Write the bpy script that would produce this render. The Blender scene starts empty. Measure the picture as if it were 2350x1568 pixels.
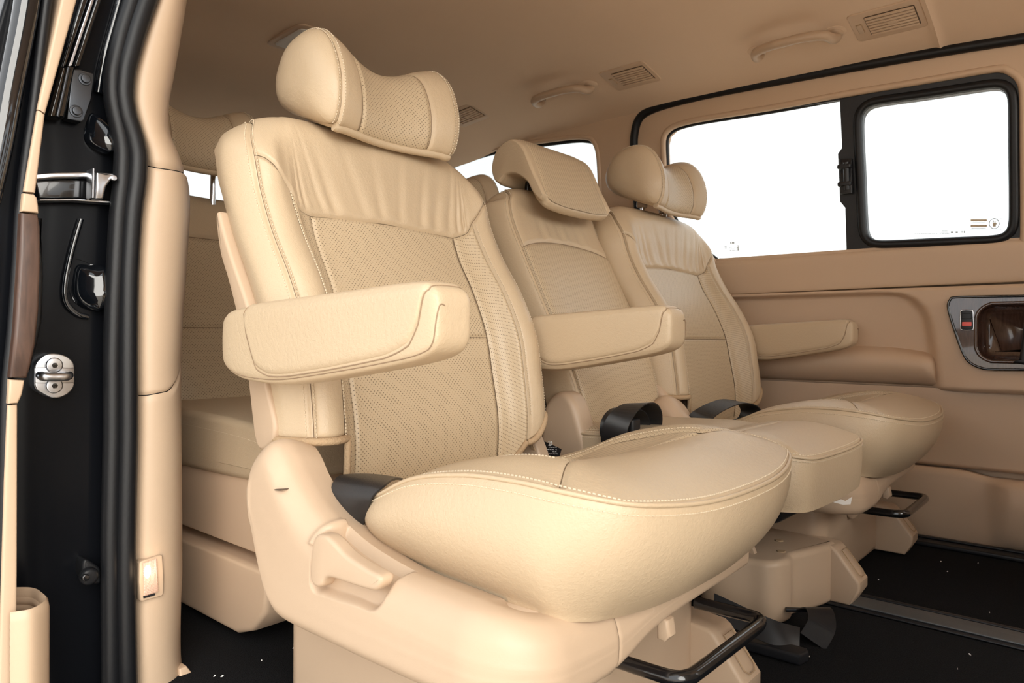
import bpy, bmesh, math, random
import numpy as np
from mathutils import Vector, Matrix

# ---------------------------------------------------------------- camera, sky, light, exposure
scn = bpy.context.scene
col = scn.collection
CAM = np.array([0.0, 0.0, 0.52])
RX = np.array([0.75528499, 0.65536870, 0.00603665])      # camera right in van axes (x = towards the nose, y = across, z = up)
RU = np.array([-0.00759269, -0.00046055, 0.99997107])
RF = np.array([-0.65535252, 0.75530898, -0.00462816])
FOC, CX, CY = 1640.0, 1175.0, 784.0
cd = bpy.data.cameras.new('camera'); cam = bpy.data.objects.new('camera', cd); col.objects.link(cam)
cd.sensor_width = 36.0; cd.lens = FOC / 2350.0 * 36.0; cd.clip_start = 0.02; cd.clip_end = 200
cam.matrix_world = Matrix(((RX[0], RU[0], -RF[0], CAM[0]), (RX[1], RU[1], -RF[1], CAM[1]), (RX[2], RU[2], -RF[2], CAM[2]), (0, 0, 0, 1)))
cd.dof.use_dof = True; cd.dof.focus_distance = 1.15; cd.dof.aperture_fstop = 13.0
scn.camera = cam
scn.view_settings.view_transform = 'Standard'; scn.view_settings.look = 'None'
scn.view_settings.exposure = 0.13; scn.view_settings.gamma = 1.0; scn.view_settings.use_curve_mapping = False
scn.cycles.use_denoising = True
scn.cycles.max_bounces = 5; scn.cycles.diffuse_bounces = 4; scn.cycles.glossy_bounces = 3; scn.cycles.transmission_bounces = 2; scn.cycles.transparent_max_bounces = 8
scn.cycles.use_adaptive_sampling = True; scn.cycles.adaptive_threshold = 0.10; scn.cycles.adaptive_min_samples = 16
scn.cycles.caustics_reflective = False; scn.cycles.caustics_refractive = False

SKY_STRENGTH = 1.72
world = bpy.data.worlds.new('overcast_sky'); scn.world = world; world.use_nodes = True
wn = world.node_tree; wn.nodes.clear()
def N(t, ty, **kw):
    n = t.nodes.new(ty)
    for k, v in kw.items():
        if k in n.inputs: n.inputs[k].default_value = v
        else: setattr(n, k, v)
    return n
_o = N(wn, 'ShaderNodeOutputWorld'); _b = N(wn, 'ShaderNodeBackground', Strength=SKY_STRENGTH)
_tc = N(wn, 'ShaderNodeTexCoord'); _ns = N(wn, 'ShaderNodeTexNoise', Scale=3.0, Detail=5.0, Roughness=0.55)
_rp = N(wn, 'ShaderNodeValToRGB')
_rp.color_ramp.elements[0].position = 0.35; _rp.color_ramp.elements[0].color = (0.90, 0.95, 0.98, 1)
_rp.color_ramp.elements[1].position = 0.62; _rp.color_ramp.elements[1].color = (1.0, 1.0, 1.0, 1)
wn.links.new(_tc.outputs['Generated'], _ns.inputs['Vector']); wn.links.new(_ns.outputs['Fac'], _rp.inputs['Fac'])
wn.links.new(_rp.outputs['Color'], _b.inputs['Color']); wn.links.new(_b.outputs['Background'], _o.inputs['Surface'])

sl = bpy.data.lights.new('hazy_sun', 'SUN'); sl.energy = 4.3; sl.angle = math.radians(60); sl.color = (1.0, 0.95, 0.86)
sun = bpy.data.objects.new('hazy_sun', sl); col.objects.link(sun)
sun.rotation_euler = Vector((-0.84, 0.36, -0.34)).to_track_quat('-Z', 'Y').to_euler()

# ---------------------------------------------------------------- small tools
def ray(px, py):
    return RX * ((px - CX) / FOC) + RU * (-(py - CY) / FOC) + RF
def atx(px, py, x):
    d = ray(px, py); return CAM + d * (x / d[0])
def aty(px, py, y):
    d = ray(px, py); return CAM + d * (y / d[1])
def atz(px, py, z):
    d = ray(px, py); return CAM + d * ((z - CAM[2]) / d[2])
def ywin(z): return 2.10 - (z - 0.76) * 0.15
def atw(px, py, off=0.0):                                # on the leaning window plane of the far wall
    d = ray(px, py); k = (2.10 + off + 0.15 * (0.76 - CAM[2])) / (d[1] + 0.15 * d[2])
    return CAM + d * k

OFFS = {}
def root(name, loc, label=None, cat=None, group=None, kind=None, off=None):
    o = bpy.data.objects.new(name, None); col.objects.link(o); o.location = loc; o.empty_display_size = 0.05
    OFFS[o.name] = Vector(off) if off is not None else -Vector(loc)
    tag(o, label, cat, group, kind); return o
def tag(o, label=None, cat=None, group=None, kind=None):
    if label: o['label'] = label
    if cat: o['category'] = cat
    if group: o['group'] = group
    if kind: o['kind'] = kind
    return o
def mesh(name, V, F, mat, parent=None, smooth=True, uv=None, sharp=None, label=None):
    me = bpy.data.meshes.new(name)
    V = np.asarray(V, float).reshape(-1, 3)
    me.from_pydata([tuple(v) for v in V], [], [tuple(int(i) for i in f) for f in F])
    if uv is not None:
        lay = me.uv_layers.new(name='UVMap'); uv = np.asarray(uv, float)
        idx = np.zeros(len(me.loops), dtype=np.int32); me.loops.foreach_get('vertex_index', idx)
        lay.data.foreach_set('uv', uv[idx].astype(np.float32).ravel())
    me.materials.append(mat)
    if smooth:
        me.polygons.foreach_set('use_smooth', [True] * len(me.polygons))
    if sharp: me.set_sharp_from_angle(angle=math.radians(sharp))
    me.update()
    o = bpy.data.objects.new(name, me); col.objects.link(o)
    if parent is not None:
        o.parent = parent
        if parent.name in OFFS: o.location = OFFS[parent.name]
    if label: o['label'] = label
    return o
class MB:                                                # collects shapes of ONE object
    def __init__(s): s.V = []; s.F = []; s.n = 0
    def add(s, V, F):
        V = np.asarray(V, float).reshape(-1, 3); s.V.append(V); s.F += [tuple(i + s.n for i in f) for f in F]; s.n += len(V); return s
    def build(s, name, mat, parent=None, **k): return mesh(name, np.concatenate(s.V), s.F, mat, parent, **k)

def crw(t):
    t2, t3 = t * t, t * t * t
    return np.stack([-.5 * t3 + t2 - .5 * t, 1.5 * t3 - 2.5 * t2 + 1, -1.5 * t3 + 2 * t2 + .5 * t, .5 * t3 - .5 * t2], -1)
def spline(P, n, closed=False):                          # smooth resample through control points
    P = np.asarray(P, float); m = len(P)
    if closed:
        E = np.concatenate([P[-1:], P, P[:2]]); T = np.linspace(0, m, n, endpoint=False)
    else:
        E = np.concatenate([[2 * P[0] - P[1]], P, [2 * P[-1] - P[-2]]]); T = np.linspace(0, m - 1, n)
    i = np.clip(np.floor(T).astype(int), 0, m - (1 if closed else 2)); w = crw(T - i)
    return sum(w[:, k, None] * E[i + k] for k in range(4))
def even(P, n):                                          # even arc-length resample of a dense polyline
    P = np.asarray(P, float); d = np.r_[0, np.cumsum(np.linalg.norm(np.diff(P, axis=0), axis=1))]
    q = np.linspace(0, d[-1], n); return np.stack([np.interp(q, d, P[:, k]) for k in range(P.shape[1])], 1)
def curve1(xs, ys):
    xs = np.asarray(xs, float); ys = np.asarray(ys, float)
    return lambda t: np.interp(t, xs, ys)
class Net:                                               # bicubic surface through a control net
    def __init__(s, net, wrapv=False):
        net = np.asarray(net, float); s.R, s.C = net.shape[:2]; s.wrapv = wrapv
        net = np.concatenate([2 * net[:, :1] - net[:, 1:2], net, 2 * net[:, -1:] - net[:, -2:-1]], 1)
        if wrapv: net = np.concatenate([net[-1:], net, net[:3]], 0)
        else: net = np.concatenate([2 * net[:1] - net[1:2], net, 2 * net[-1:] - net[-2:-1]], 0)
        s.E = net
    def __call__(s, U, V):
        U, V = np.broadcast_arrays(np.asarray(U, float), np.asarray(V, float))
        if s.wrapv: V = np.mod(V, s.R)
        i = np.clip(np.floor(U).astype(int), 0, s.C - 2); j = np.clip(np.floor(V).astype(int), 0, s.R - (1 if s.wrapv else 2))
        wu, wv = crw(U - i), crw(V - j); out = 0
        for a in range(4):
            for b in range(4): out = out + (wv[..., a] * wu[..., b])[..., None] * s.E[j + a, i + b]
        return out
def grid_faces(nu, nv, flip=False):
    F = []
    for j in range(nv - 1):
        for i in range(nu - 1):
            a = j * nu + i; f = (a, a + 1, a + nu + 1, a + nu); F.append(f[::-1] if flip else f)
    return F
def edgy(n, k=.7):
    s = np.linspace(0, 1, n); return s - k * np.sin(2 * np.pi * s) / (2 * np.pi)
def normals(P):
    du = np.gradient(P, axis=1); dv = np.gradient(P, axis=0); n = np.cross(du, dv)
    return n / np.maximum(np.linalg.norm(n, axis=-1, keepdims=True), 1e-12)
def call(f, t): return f(t) if callable(f) else np.full_like(t, f)
def patch(S, u0, u1, v0, v1, nu, nv, flip=False, edges='lrbt', dip=.004, w=.005, puff=0., pw=.03, disp=None, off=0., k=.7, gap=.0007):
    s, t = edgy(nu, k), edgy(nv, k)
    sg, tg = np.meshgrid(s, t)
    U = call(u0, tg) + (call(u1, tg) - call(u0, tg)) * sg
    V = call(v0, sg) + (call(v1, sg) - call(v0, sg)) * tg
    if gap and edges:
        P = S(U, V); lu = np.linalg.norm(np.diff(P, axis=1), axis=2).sum(1); lv = np.linalg.norm(np.diff(P, axis=0), axis=2).sum(0)
        gu = np.minimum(gap / np.maximum(lu, 1e-6), .2)[:, None]; gv = np.minimum(gap / np.maximum(lv, 1e-6), .2)[None, :]
        a0, a1 = gu * ('l' in edges), gu * ('r' in edges); b0, b1 = gv * ('b' in edges), gv * ('t' in edges)
        sg2 = a0 + sg * (1 - a0 - a1); tg2 = b0 + tg * (1 - b0 - b1)
        U = call(u0, tg2) + (call(u1, tg2) - call(u0, tg2)) * sg2; V = call(v0, sg2) + (call(v1, sg2) - call(v0, sg2)) * tg2
    P = S(U, V); n = normals(P) * (-1 if flip else 1)
    du = np.linalg.norm(np.diff(P, axis=1), axis=2); au = np.concatenate([np.zeros((nv, 1)), np.cumsum(du, 1)], 1)
    dv = np.linalg.norm(np.diff(P, axis=0), axis=2); av = np.concatenate([np.zeros((1, nu)), np.cumsum(dv, 0)], 0)
    D = np.full((nv, nu), 9.)
    if 'l' in edges: D = np.minimum(D, au)
    if 'r' in edges: D = np.minimum(D, au[:, -1:] - au)
    if 'b' in edges: D = np.minimum(D, av)
    if 't' in edges: D = np.minimum(D, av[-1:] - av)
    h = off - dip * np.exp(-(D / w) ** 2) + puff * (1 - np.exp(-(D / pw) ** 2))
    if disp is not None: h = h + disp(sg, tg, P)
    P = P + n * h[..., None]
    uv = np.stack([au - au[:, -1:] / 2, av], -1)
    return P.reshape(-1, 3), grid_faces(nu, nv, flip), uv.reshape(-1, 2)
def panel(name, S, u0, u1, v0, v1, nu, nv, mat, parent, **k):
    lab = k.pop('label', None)
    V, F, uv = patch(S, u0, u1, v0, v1, nu, nv, **k); return mesh(name, V, F, mat, parent, uv=uv, label=lab)
def stitches(paths, name, mat, parent, pitch=.0047, ln=.0034, wd=.0010, ht=.0007):
    """paths: list of (points, normals); thread stitches of one seam family as one mesh"""
    mb = MB()
    for P, Nn in paths:
        P = np.asarray(P); d = np.r_[0, np.cumsum(np.linalg.norm(np.diff(P, axis=0), axis=1))]; m = max(2, int(d[-1] / pitch))
        q = (np.arange(m) + .5) * d[-1] / m
        c = np.stack([np.interp(q, d, P[:, k]) for k in range(3)], 1); nn = np.stack([np.interp(q, d, Nn[:, k]) for k in range(3)], 1)
        tg = np.stack([np.interp(q + .0008, d, P[:, k]) - np.interp(q - .0008, d, P[:, k]) for k in range(3)], 1)
        tg /= np.maximum(np.linalg.norm(tg, axis=1, keepdims=True), 1e-9); nn /= np.maximum(np.linalg.norm(nn, axis=1, keepdims=True), 1e-9)
        bt = np.cross(nn, tg)
        for a in range(m):
            C, T, B, Z = c[a], tg[a] * ln / 2, bt[a] * wd / 2, nn[a] * ht
            V = [C - T - B - Z, C + T - B - Z, C + T + B - Z, C - T + B - Z, C - T * .7 - B * .7 + Z, C + T * .7 - B * .7 + Z, C + T * .7 + B * .7 + Z, C - T * .7 + B * .7 + Z]
            mb.add(V, [(4, 5, 6, 7), (0, 1, 5, 4), (1, 2, 6, 5), (2, 3, 7, 6), (3, 0, 4, 7)])
    o = mb.build(name, mat, parent, smooth=False); o['kind'] = 'stuff'; return o
def surf_path(S, u, v, flip=False, lift=.0004, n=200):    # a line on a surface with its normals
    t = np.linspace(0, 1, n); U = call(u, t); V = call(v, t); e = 1e-3
    P = S(U, V); nn = np.cross(S(U + e, V) - S(U - e, V), S(U, V + e) - S(U, V - e)); nn /= np.maximum(np.linalg.norm(nn, axis=1, keepdims=True), 1e-15)
    if flip: nn = -nn
    return P + nn * lift, nn
def inset(P, d):                                          # inset a closed 2D loop by d
    P = np.asarray(P); a = np.roll(P, 1, 0); b = np.roll(P, -1, 0); t = b - a; t /= np.maximum(np.linalg.norm(t, axis=1, keepdims=True), 1e-9)
    ar = .5 * np.sum(P[:, 0] * b[:, 1] - b[:, 0] * P[:, 1]); n = np.stack([-t[:, 1], t[:, 0]], 1) * (1 if ar > 0 else -1)
    return P + n * d
def to3(P, axis, d):
    P = np.asarray(P); z = np.full(len(P), d) if np.isscalar(d) else d
    if axis == 'y': return np.stack([P[:, 0], z, P[:, 1]], 1)
    if axis == 'x': return np.stack([z, P[:, 0], P[:, 1]], 1)
    return np.stack([P[:, 0], P[:, 1], z], 1)
def slab_geo(out, axis, d0, d1, bev=.004, seg=4, bev1=None, dmap=None):
    out = np.asarray(out, float); n = len(out); sgn = 1 if d1 > d0 else -1
    ar = .5 * np.sum(out[:, 0] * np.roll(out[:, 1], -1) - np.roll(out[:, 0], -1) * out[:, 1])
    if ar < 0: out = out[::-1]
    bev1 = bev if bev1 is None else bev1; rings = []
    for k in range(seg + 1):
        a = math.pi / 2 * k / seg; rings.append((inset(out, bev * (1 - math.sin(a))), d0 + sgn * bev * (1 - math.cos(a))))
    for k in range(seg, -1, -1):
        a = math.pi / 2 * k / seg; rings.append((inset(out, bev1 * (1 - math.sin(a))), d1 - sgn * bev1 * (1 - math.cos(a))))
    V = np.concatenate([to3(r, axis, d) for r, d in rings]); m = len(rings); F = []
    fl = (axis in ('x', 'z')) != (sgn < 0)
    for j in range(m - 1):
        for i in range(n):
            f = (j * n + i, j * n + (i + 1) % n, (j + 1) * n + (i + 1) % n, (j + 1) * n + i); F.append(f if fl else f[::-1])
    c0 = tuple(range(n)); c1 = tuple((m - 1) * n + i for i in range(n))
    F += [c0[::-1], c1] if fl else [c0, c1[::-1]]
    return V, F
def outward(o):
    bm = bmesh.new(); bm.from_mesh(o.data); bmesh.ops.recalc_face_normals(bm, faces=bm.faces[:]); bm.to_mesh(o.data); bm.free(); o.data.update(); return o
def loft(name, L, R_, mat, parent, th=.002, res=40, nw=8, crown=0.):
    L, R_ = spline(L, res), spline(R_, res); w = np.linspace(0, 1, nw); P = L[:, None] * (1 - w[None, :, None]) + R_[:, None] * w[None, :, None]; n = normals(P); P = P + n * (crown * np.sin(np.pi * w))[None, :, None]
    Q = P - n * th; V = np.concatenate([P.reshape(-1, 3), Q.reshape(-1, 3)]); k = res * nw; F = grid_faces(nw, res) + [tuple(i + k for i in f[::-1]) for f in grid_faces(nw, res)]
    for j in range(res - 1): F += [(j * nw, j * nw + k, (j + 1) * nw + k, (j + 1) * nw), (j * nw + nw - 1, (j + 1) * nw + nw - 1, (j + 1) * nw + nw - 1 + k, j * nw + nw - 1 + k)]
    uv = np.stack(np.meshgrid(w * .05, np.linspace(0, .2, res)), -1).reshape(-1, 2); return mesh(name, V, F, mat, parent, uv=np.concatenate([uv, uv]), sharp=50)
def slab(name, out, axis, d0, d1, mat, parent=None, bev=.004, seg=4, label=None, sharp=35, bev1=None):
    V, F = slab_geo(out, axis, d0, d1, bev, seg, bev1); return outward(mesh(name, V, F, mat, parent, sharp=sharp, label=label))
def rrect(x0, y0, x1, y1, r, n=6):
    P = []
    for cx, cy, a in ((x1 - r, y1 - r, 0), (x0 + r, y1 - r, 90), (x0 + r, y0 + r, 180), (x1 - r, y0 + r, 270)):
        for k in range(n + 1):
            t = math.radians(a + 90 * k / n); P.append((cx + r * math.cos(t), cy + r * math.sin(t)))
    return np.array(P)
def tube_geo(P, r, n=12, cap=True, closed=False):
    P = np.asarray(P, float); m = len(P); r = np.full(m, r) if np.isscalar(r) else np.asarray(r)
    T = np.gradient(P, axis=0) if not closed else np.roll(P, -1, 0) - np.roll(P, 1, 0)
    T /= np.maximum(np.linalg.norm(T, axis=1, keepdims=True), 1e-12)
    up = np.array([0, 0, 1.]) if abs(T[0, 2]) < .9 else np.array([1., 0, 0]); A = np.cross(T[0], up); A /= np.linalg.norm(A); V = []
    for i in range(m):
        A = A - T[i] * (A @ T[i]); A /= np.linalg.norm(A); B = np.cross(T[i], A)
        for k in range(n):
            t = 2 * math.pi * k / n; V.append(P[i] + r[i] * (A * math.cos(t) + B * math.sin(t)))
    F = []
    for i in range(m if closed else m - 1):
        for k in range(n):
            i2 = (i + 1) % m; F.append((i * n + k, i * n + (k + 1) % n, i2 * n + (k + 1) % n, i2 * n + k))
    if cap and not closed: F += [tuple(range(n))[::-1], tuple((m - 1) * n + k for k in range(n))]
    return np.array(V), F
def tube(name, P, r, mat, parent=None, n=12, res=None, closed=False, label=None):
    if res: P = spline(P, res, closed)
    V, F = tube_geo(P, r, n, closed=closed); return mesh(name, V, F, mat, parent, label=label, sharp=50)
def ribbon_geo(P, wdir, width, th=.0015):
    P = np.asarray(P, float); m = len(P); W = np.asarray(wdir, float)
    if W.ndim == 1: W = np.repeat(W[None], m, 0)
    T = np.gradient(P, axis=0); T /= np.linalg.norm(T, axis=1, keepdims=True)
    W = W - T * np.sum(W * T, 1, keepdims=True); W /= np.linalg.norm(W, axis=1, keepdims=True); Nn = np.cross(T, W)
    cs = [(-.5, -.5), (.5, -.5), (.5, .5), (-.5, .5)]; V = []
    for i in range(m):
        for a, b in cs: V.append(P[i] + W[i] * a * width + Nn[i] * b * th)
    F = [(i * 4 + k, i * 4 + (k + 1) % 4, (i + 1) * 4 + (k + 1) % 4, (i + 1) * 4 + k) for i in range(m - 1) for k in range(4)]
    F += [(3, 2, 1, 0), tuple((m - 1) * 4 + k for k in range(4))]
    d = np.r_[0, np.cumsum(np.linalg.norm(np.diff(P, axis=0), axis=1))]
    uv = [((a + .5) * width, d[i]) for i in range(m) for a, b in cs]
    return np.array(V), F, uv
def ribbon(name, P, wdir, width, mat, parent=None, th=.0015, res=40):
    if res: P = spline(P, res); wdir = np.asarray(wdir, float); wdir = spline(wdir, res) if wdir.ndim == 2 else wdir
    V, F, uv = ribbon_geo(P, wdir, width, th); return mesh(name, V, F, mat, parent, uv=uv, sharp=40)
def holed(name, outer, holes, axis, d, mat, parent=None, back=None, dmap=None, label=None):
    """flat plate with real openings; dmap gives the depth of each point (leaning walls); back = thickness"""
    bm = bmesh.new()
    for L in [outer] + list(holes):
        vs = [bm.verts.new((p[0], p[1], 0)) for p in L]
        for i in range(len(vs)): bm.edges.new((vs[i], vs[(i + 1) % len(vs)]))
    bmesh.ops.triangle_fill(bm, use_beauty=True, use_dissolve=False, edges=bm.edges[:], normal=(0, 0, 1))
    if back:
        g = bmesh.ops.extrude_face_region(bm, geom=bm.faces[:]); 
        for v in [e for e in g['geom'] if isinstance(e, bmesh.types.BMVert)]: v.co.z = back
    bm.verts.ensure_lookup_table()
    V = []
    for v in bm.verts:
        dd = (dmap(v.co.x, v.co.y) if dmap else d) + v.co.z
        V.append((v.co.x, dd, v.co.y) if axis == 'y' else (dd, v.co.x, v.co.y) if axis == 'x' else (v.co.x, v.co.y, dd))
    F = [tuple(v.index for v in f.verts) for f in bm.faces]; bm.verts.index_update(); F = [tuple(v.index for v in f.verts) for f in bm.faces]; bm.free()
    return mesh(name, V, F, mat, parent, sharp=30, label=label)
def gauss(x, c, w): return np.exp(-((x - c) / w) ** 2)
def sstep(x, a, b):
    t = np.clip((x - a) / (b - a), 0, 1); return t * t * (3 - 2 * t)
def copy_tree(o, parent=None):
    c = o.copy(); col.objects.link(c); c.parent = parent
    if parent is not None: c.matrix_parent_inverse = o.matrix_parent_inverse.copy()
    for ch in list(o.children): copy_tree(ch, c)
    return c

# ---------------------------------------------------------------- materials
def base_mat(name, rgb, rough=.5, metal=0., spec=.5, coat=0., sheen=0.):
    m = bpy.data.materials.new(name); m.use_nodes = True; t = m.node_tree; b = t.nodes['Principled BSDF']
    b.inputs['Base Color'].default_value = (*rgb, 1); b.inputs['Roughness'].default_value = rough; b.inputs['Metallic'].default_value = metal
    b.inputs['Specular IOR Level'].default_value = spec; b.inputs['Coat Weight'].default_value = coat; b.inputs['Sheen Weight'].default_value = sheen
    return m, t, b
def bump(t, b, h, strength=.3, dist=.001):
    n = N(t, 'ShaderNodeBump', Strength=strength, Distance=dist); t.links.new(h, n.inputs['Height']); t.links.new(n.outputs['Normal'], b.inputs['Normal']); return n
def tint(t, b, rgb, fac_socket, lo=.94, hi=1.05):
    mr = N(t, 'ShaderNodeMapRange'); t.links.new(fac_socket, mr.inputs['Value']); mr.inputs['To Min'].default_value = lo; mr.inputs['To Max'].default_value = hi
    vm = N(t, 'ShaderNodeVectorMath', operation='SCALE'); vm.inputs[0].default_value = rgb; t.links.new(mr.outputs['Result'], vm.inputs['Scale'])
    t.links.new(vm.outputs['Vector'], b.inputs['Base Color']); return vm
def leather(name, rgb, rough=.40, perf=False, grain=.35, spec=.45):
    m, t, b = base_mat(name, rgb, rough, spec=spec)
    tc = N(t, 'ShaderNodeTexCoord'); v = N(t, 'ShaderNodeTexNoise', Scale=620., Detail=0.); t.links.new(tc.outputs['Object'], v.inputs['Vector'])
    n2 = N(t, 'ShaderNodeTexNoise', Scale=190., Detail=1.); t.links.new(tc.outputs['Object'], n2.inputs['Vector'])
    ad = N(t, 'ShaderNodeMath', operation='MULTIPLY_ADD'); ad.inputs[1].default_value = .6; t.links.new(v.outputs['Fac'], ad.inputs[0]); t.links.new(n2.outputs['Fac'], ad.inputs[2])
    n3 = N(t, 'ShaderNodeTexNoise', Scale=7., Detail=3.); t.links.new(tc.outputs['Object'], n3.inputs['Vector'])
    vm = tint(t, b, rgb, n3.outputs['Fac'], .95, 1.05); bump(t, b, ad.outputs[0], grain, .0012)
    if perf:
        uv = N(t, 'ShaderNodeUVMap'); masks = []
        for dx in (0., .5):
            s = N(t, 'ShaderNodeVectorMath', operation='MULTIPLY_ADD'); s.inputs[1].default_value = (1 / .0068, 1 / .0068, 0); s.inputs[2].default_value = (dx, dx, 0); t.links.new(uv.outputs['UV'], s.inputs[0])
            fr = N(t, 'ShaderNodeVectorMath', operation='FRACTION'); t.links.new(s.outputs['Vector'], fr.inputs[0])
            sb = N(t, 'ShaderNodeVectorMath', operation='SUBTRACT'); sb.inputs[1].default_value = (.5, .5, 0); t.links.new(fr.outputs['Vector'], sb.inputs[0])
            ln = N(t, 'ShaderNodeVectorMath', operation='LENGTH'); t.links.new(sb.outputs['Vector'], ln.inputs[0]); masks.append(ln.outputs['Value'])
        mn = N(t, 'ShaderNodeMath', operation='MINIMUM'); t.links.new(masks[0], mn.inputs[0]); t.links.new(masks[1], mn.inputs[1])
        mr = N(t, 'ShaderNodeMapRange', interpolation_type='SMOOTHSTEP'); mr.inputs['From Min'].default_value = .075; mr.inputs['From Max'].default_value = .135; t.links.new(mn.outputs[0], mr.inputs['Value'])
        mx = N(t, 'ShaderNodeMix', data_type='RGBA'); mx.inputs['A'].default_value = (.10, .065, .035, 1)
        t.links.new(mr.outputs['Result'], mx.inputs['Factor']); t.links.new(vm.outputs['Vector'], mx.inputs['B']); t.links.new(mx.outputs['Result'], b.inputs['Base Color'])
    return m
def plastic(name, rgb, rough=.5, grain=.12, scale=900., spec=.4):
    m, t, b = base_mat(name, rgb, rough, spec=spec)
    tc = N(t, 'ShaderNodeTexCoord'); n = N(t, 'ShaderNodeTexNoise', Scale=scale, Detail=2.); t.links.new(tc.outputs['Object'], n.inputs['Vector']); bump(t, b, n.outputs['Fac'], grain, .0008)
    n3 = N(t, 'ShaderNodeTexNoise', Scale=5.); t.links.new(tc.outputs['Object'], n3.inputs['Vector']); tint(t, b, rgb, n3.outputs['Fac'], .97, 1.03)
    return m
BEIGE = (0.530, 0.406, 0.270)
M = {}
M['leather'] = leather('beige_leather', BEIGE)
M['perf'] = leather('perforated_leather', (0.515, 0.400, 0.265), perf=True, grain=.3)
M['fleece'] = leather('brushed_hem', (.44, .31, .19), rough=.95, grain=.9, spec=.1)
M['plastic'] = plastic('beige_plastic', (0.510, 0.374, 0.260), .42)
M['trim'] = plastic('beige_wall_plastic', (0.590, 0.425, 0.292), .5)
M['headliner'] = plastic('headliner_cloth', (0.750, 0.565, 0.410), .95, .35, 700., .1)
M['gap'] = base_mat('shadow_gap', (.10, .068, .045), .8)[0]
M['seam_shade'] = leather('seam_shade_leather', (.27, .185, .115), rough=.8)  # seat cores: seam shadow painted as darker brown, visible through the panel gaps
M['thread'] = base_mat('cream_thread', (.66, .55, .40), .7)[0]
M['black'] = plastic('black_plastic', (.012, .012, .014), .42, .1)
M['rubber'] = plastic('black_rubber', (.006, .0065, .008), .45, .2, 300., .35)
M['paint'] = base_mat('black_paint', (.004, .005, .007), .06, coat=1.)[0]
M['jamb'] = base_mat('satin_black_paint', (.004, .0045, .006), .22, spec=.12)[0]
M['bar'] = base_mat('black_enamel', (.008, .008, .009), .18, coat=.6)[0]
M['chrome'] = base_mat('chrome', (.75, .75, .76), .12, 1.)[0]
M['steel'] = base_mat('zinc_steel', (.60, .62, .66), .3, 1.)[0]
M['darksteel'] = base_mat('dark_steel', (.10, .11, .125), .35, 1.)[0]
M['alu'] = base_mat('worn_aluminium', (.10, .105, .11), .4, .3)[0]
M['white'] = base_mat('white_paper', (.75, .72, .68), .7)[0]
M['red'] = base_mat('red_mark', (.85, .12, .10), .4)[0]
M['print'] = base_mat('grey_glass_print', (.55, .60, .62), .6)[0]
M['tanprint'] = base_mat('tan_sticker', (.62, .52, .38), .6)[0]
M['labelink'] = base_mat('white_ink', (.8, .8, .8), .6)[0]
def carpet():
    m, t, b = base_mat('black_carpet', (.015, .015, .016), 1., spec=.03); tc = N(t, 'ShaderNodeTexCoord')
    n = N(t, 'ShaderNodeTexNoise', Scale=500., Detail=3.); t.links.new(tc.outputs['Object'], n.inputs['Vector']); bump(t, b, n.outputs['Fac'], .9, .003); tint(t, b, (.015, .015, .016), n.outputs['Fac'], .3, 1.8); return m
M['carpet'] = carpet()
def webbing():
    m, t, b = base_mat('black_webbing', (.014, .014, .016), .36, spec=.6); uv = N(t, 'ShaderNodeUVMap'); w = N(t, 'ShaderNodeTexWave', Scale=420., bands_direction='X'); t.links.new(uv.outputs['UV'], w.inputs['Vector']); bump(t, b, w.outputs['Fac'], .5, .0008); return m
M['web'] = webbing()
def wood():
    m, t, b = base_mat('dark_wood_grain', (.06, .03, .02), .12, coat=1.); tc = N(t, 'ShaderNodeTexCoord'); mp = N(t, 'ShaderNodeMapping'); mp.inputs['Scale'].default_value = (40, 40, 6)
    t.links.new(tc.outputs['Object'], mp.inputs['Vector']); n = N(t, 'ShaderNodeTexNoise', Scale=3., Detail=6., Distortion=1.5); t.links.new(mp.outputs['Vector'], n.inputs['Vector'])
    r = N(t, 'ShaderNodeValToRGB'); r.color_ramp.elements[0].color = (.018, .009, .007, 1); r.color_ramp.elements[1].color = (.12, .065, .045, 1); t.links.new(n.outputs['Fac'], r.inputs['Fac']); t.links.new(r.outputs['Color'], b.inputs['Base Color']); return m
M['wood'] = wood()
M['woodstrip'] = M['wood'].copy(); M['woodstrip'].name = 'satin_wood_strip'; _wb = M['woodstrip'].node_tree.nodes['Principled BSDF']; _wb.inputs['Roughness'].default_value = .42; _wb.inputs['Coat Weight'].default_value = .08
def glass(name, tintc=(.97, .98, .98), refl=.06):
    m = bpy.data.materials.new(name); m.use_nodes = True; t = m.node_tree; t.nodes.clear(); o = N(t, 'ShaderNodeOutputMaterial'); tr = N(t, 'ShaderNodeBsdfTransparent'); tr.inputs['Color'].default_value = (*tintc, 1)
    g = N(t, 'ShaderNodeBsdfGlossy', Roughness=.02); mx = N(t, 'ShaderNodeMixShader'); mx.inputs['Fac'].default_value = refl
    t.links.new(tr.outputs[0], mx.inputs[1]); t.links.new(g.outputs[0], mx.inputs[2]); t.links.new(mx.outputs[0], o.inputs['Surface']); return m
M['glass'] = glass('window_glass', (.95, .965, .96), .04)
M['tinted'] = glass('privacy_glass', (.80, .82, .82))
def lampmat():
    m, t, b = base_mat('lit_lens', (.50, .38, .31), .12); tc = N(t, 'ShaderNodeTexCoord'); b.inputs['Emission Color'].default_value = (1., .52, .32, 1); b.inputs['Emission Strength'].default_value = .35
    return m
M['lens'] = lampmat()
_m, _t, _b = base_mat('lit_bulb', (1, .9, .8), .3); _b.inputs['Emission Color'].default_value = (1., .8, .55, 1); _b.inputs['Emission Strength'].default_value = 3.; M['bulb'] = _m
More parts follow.
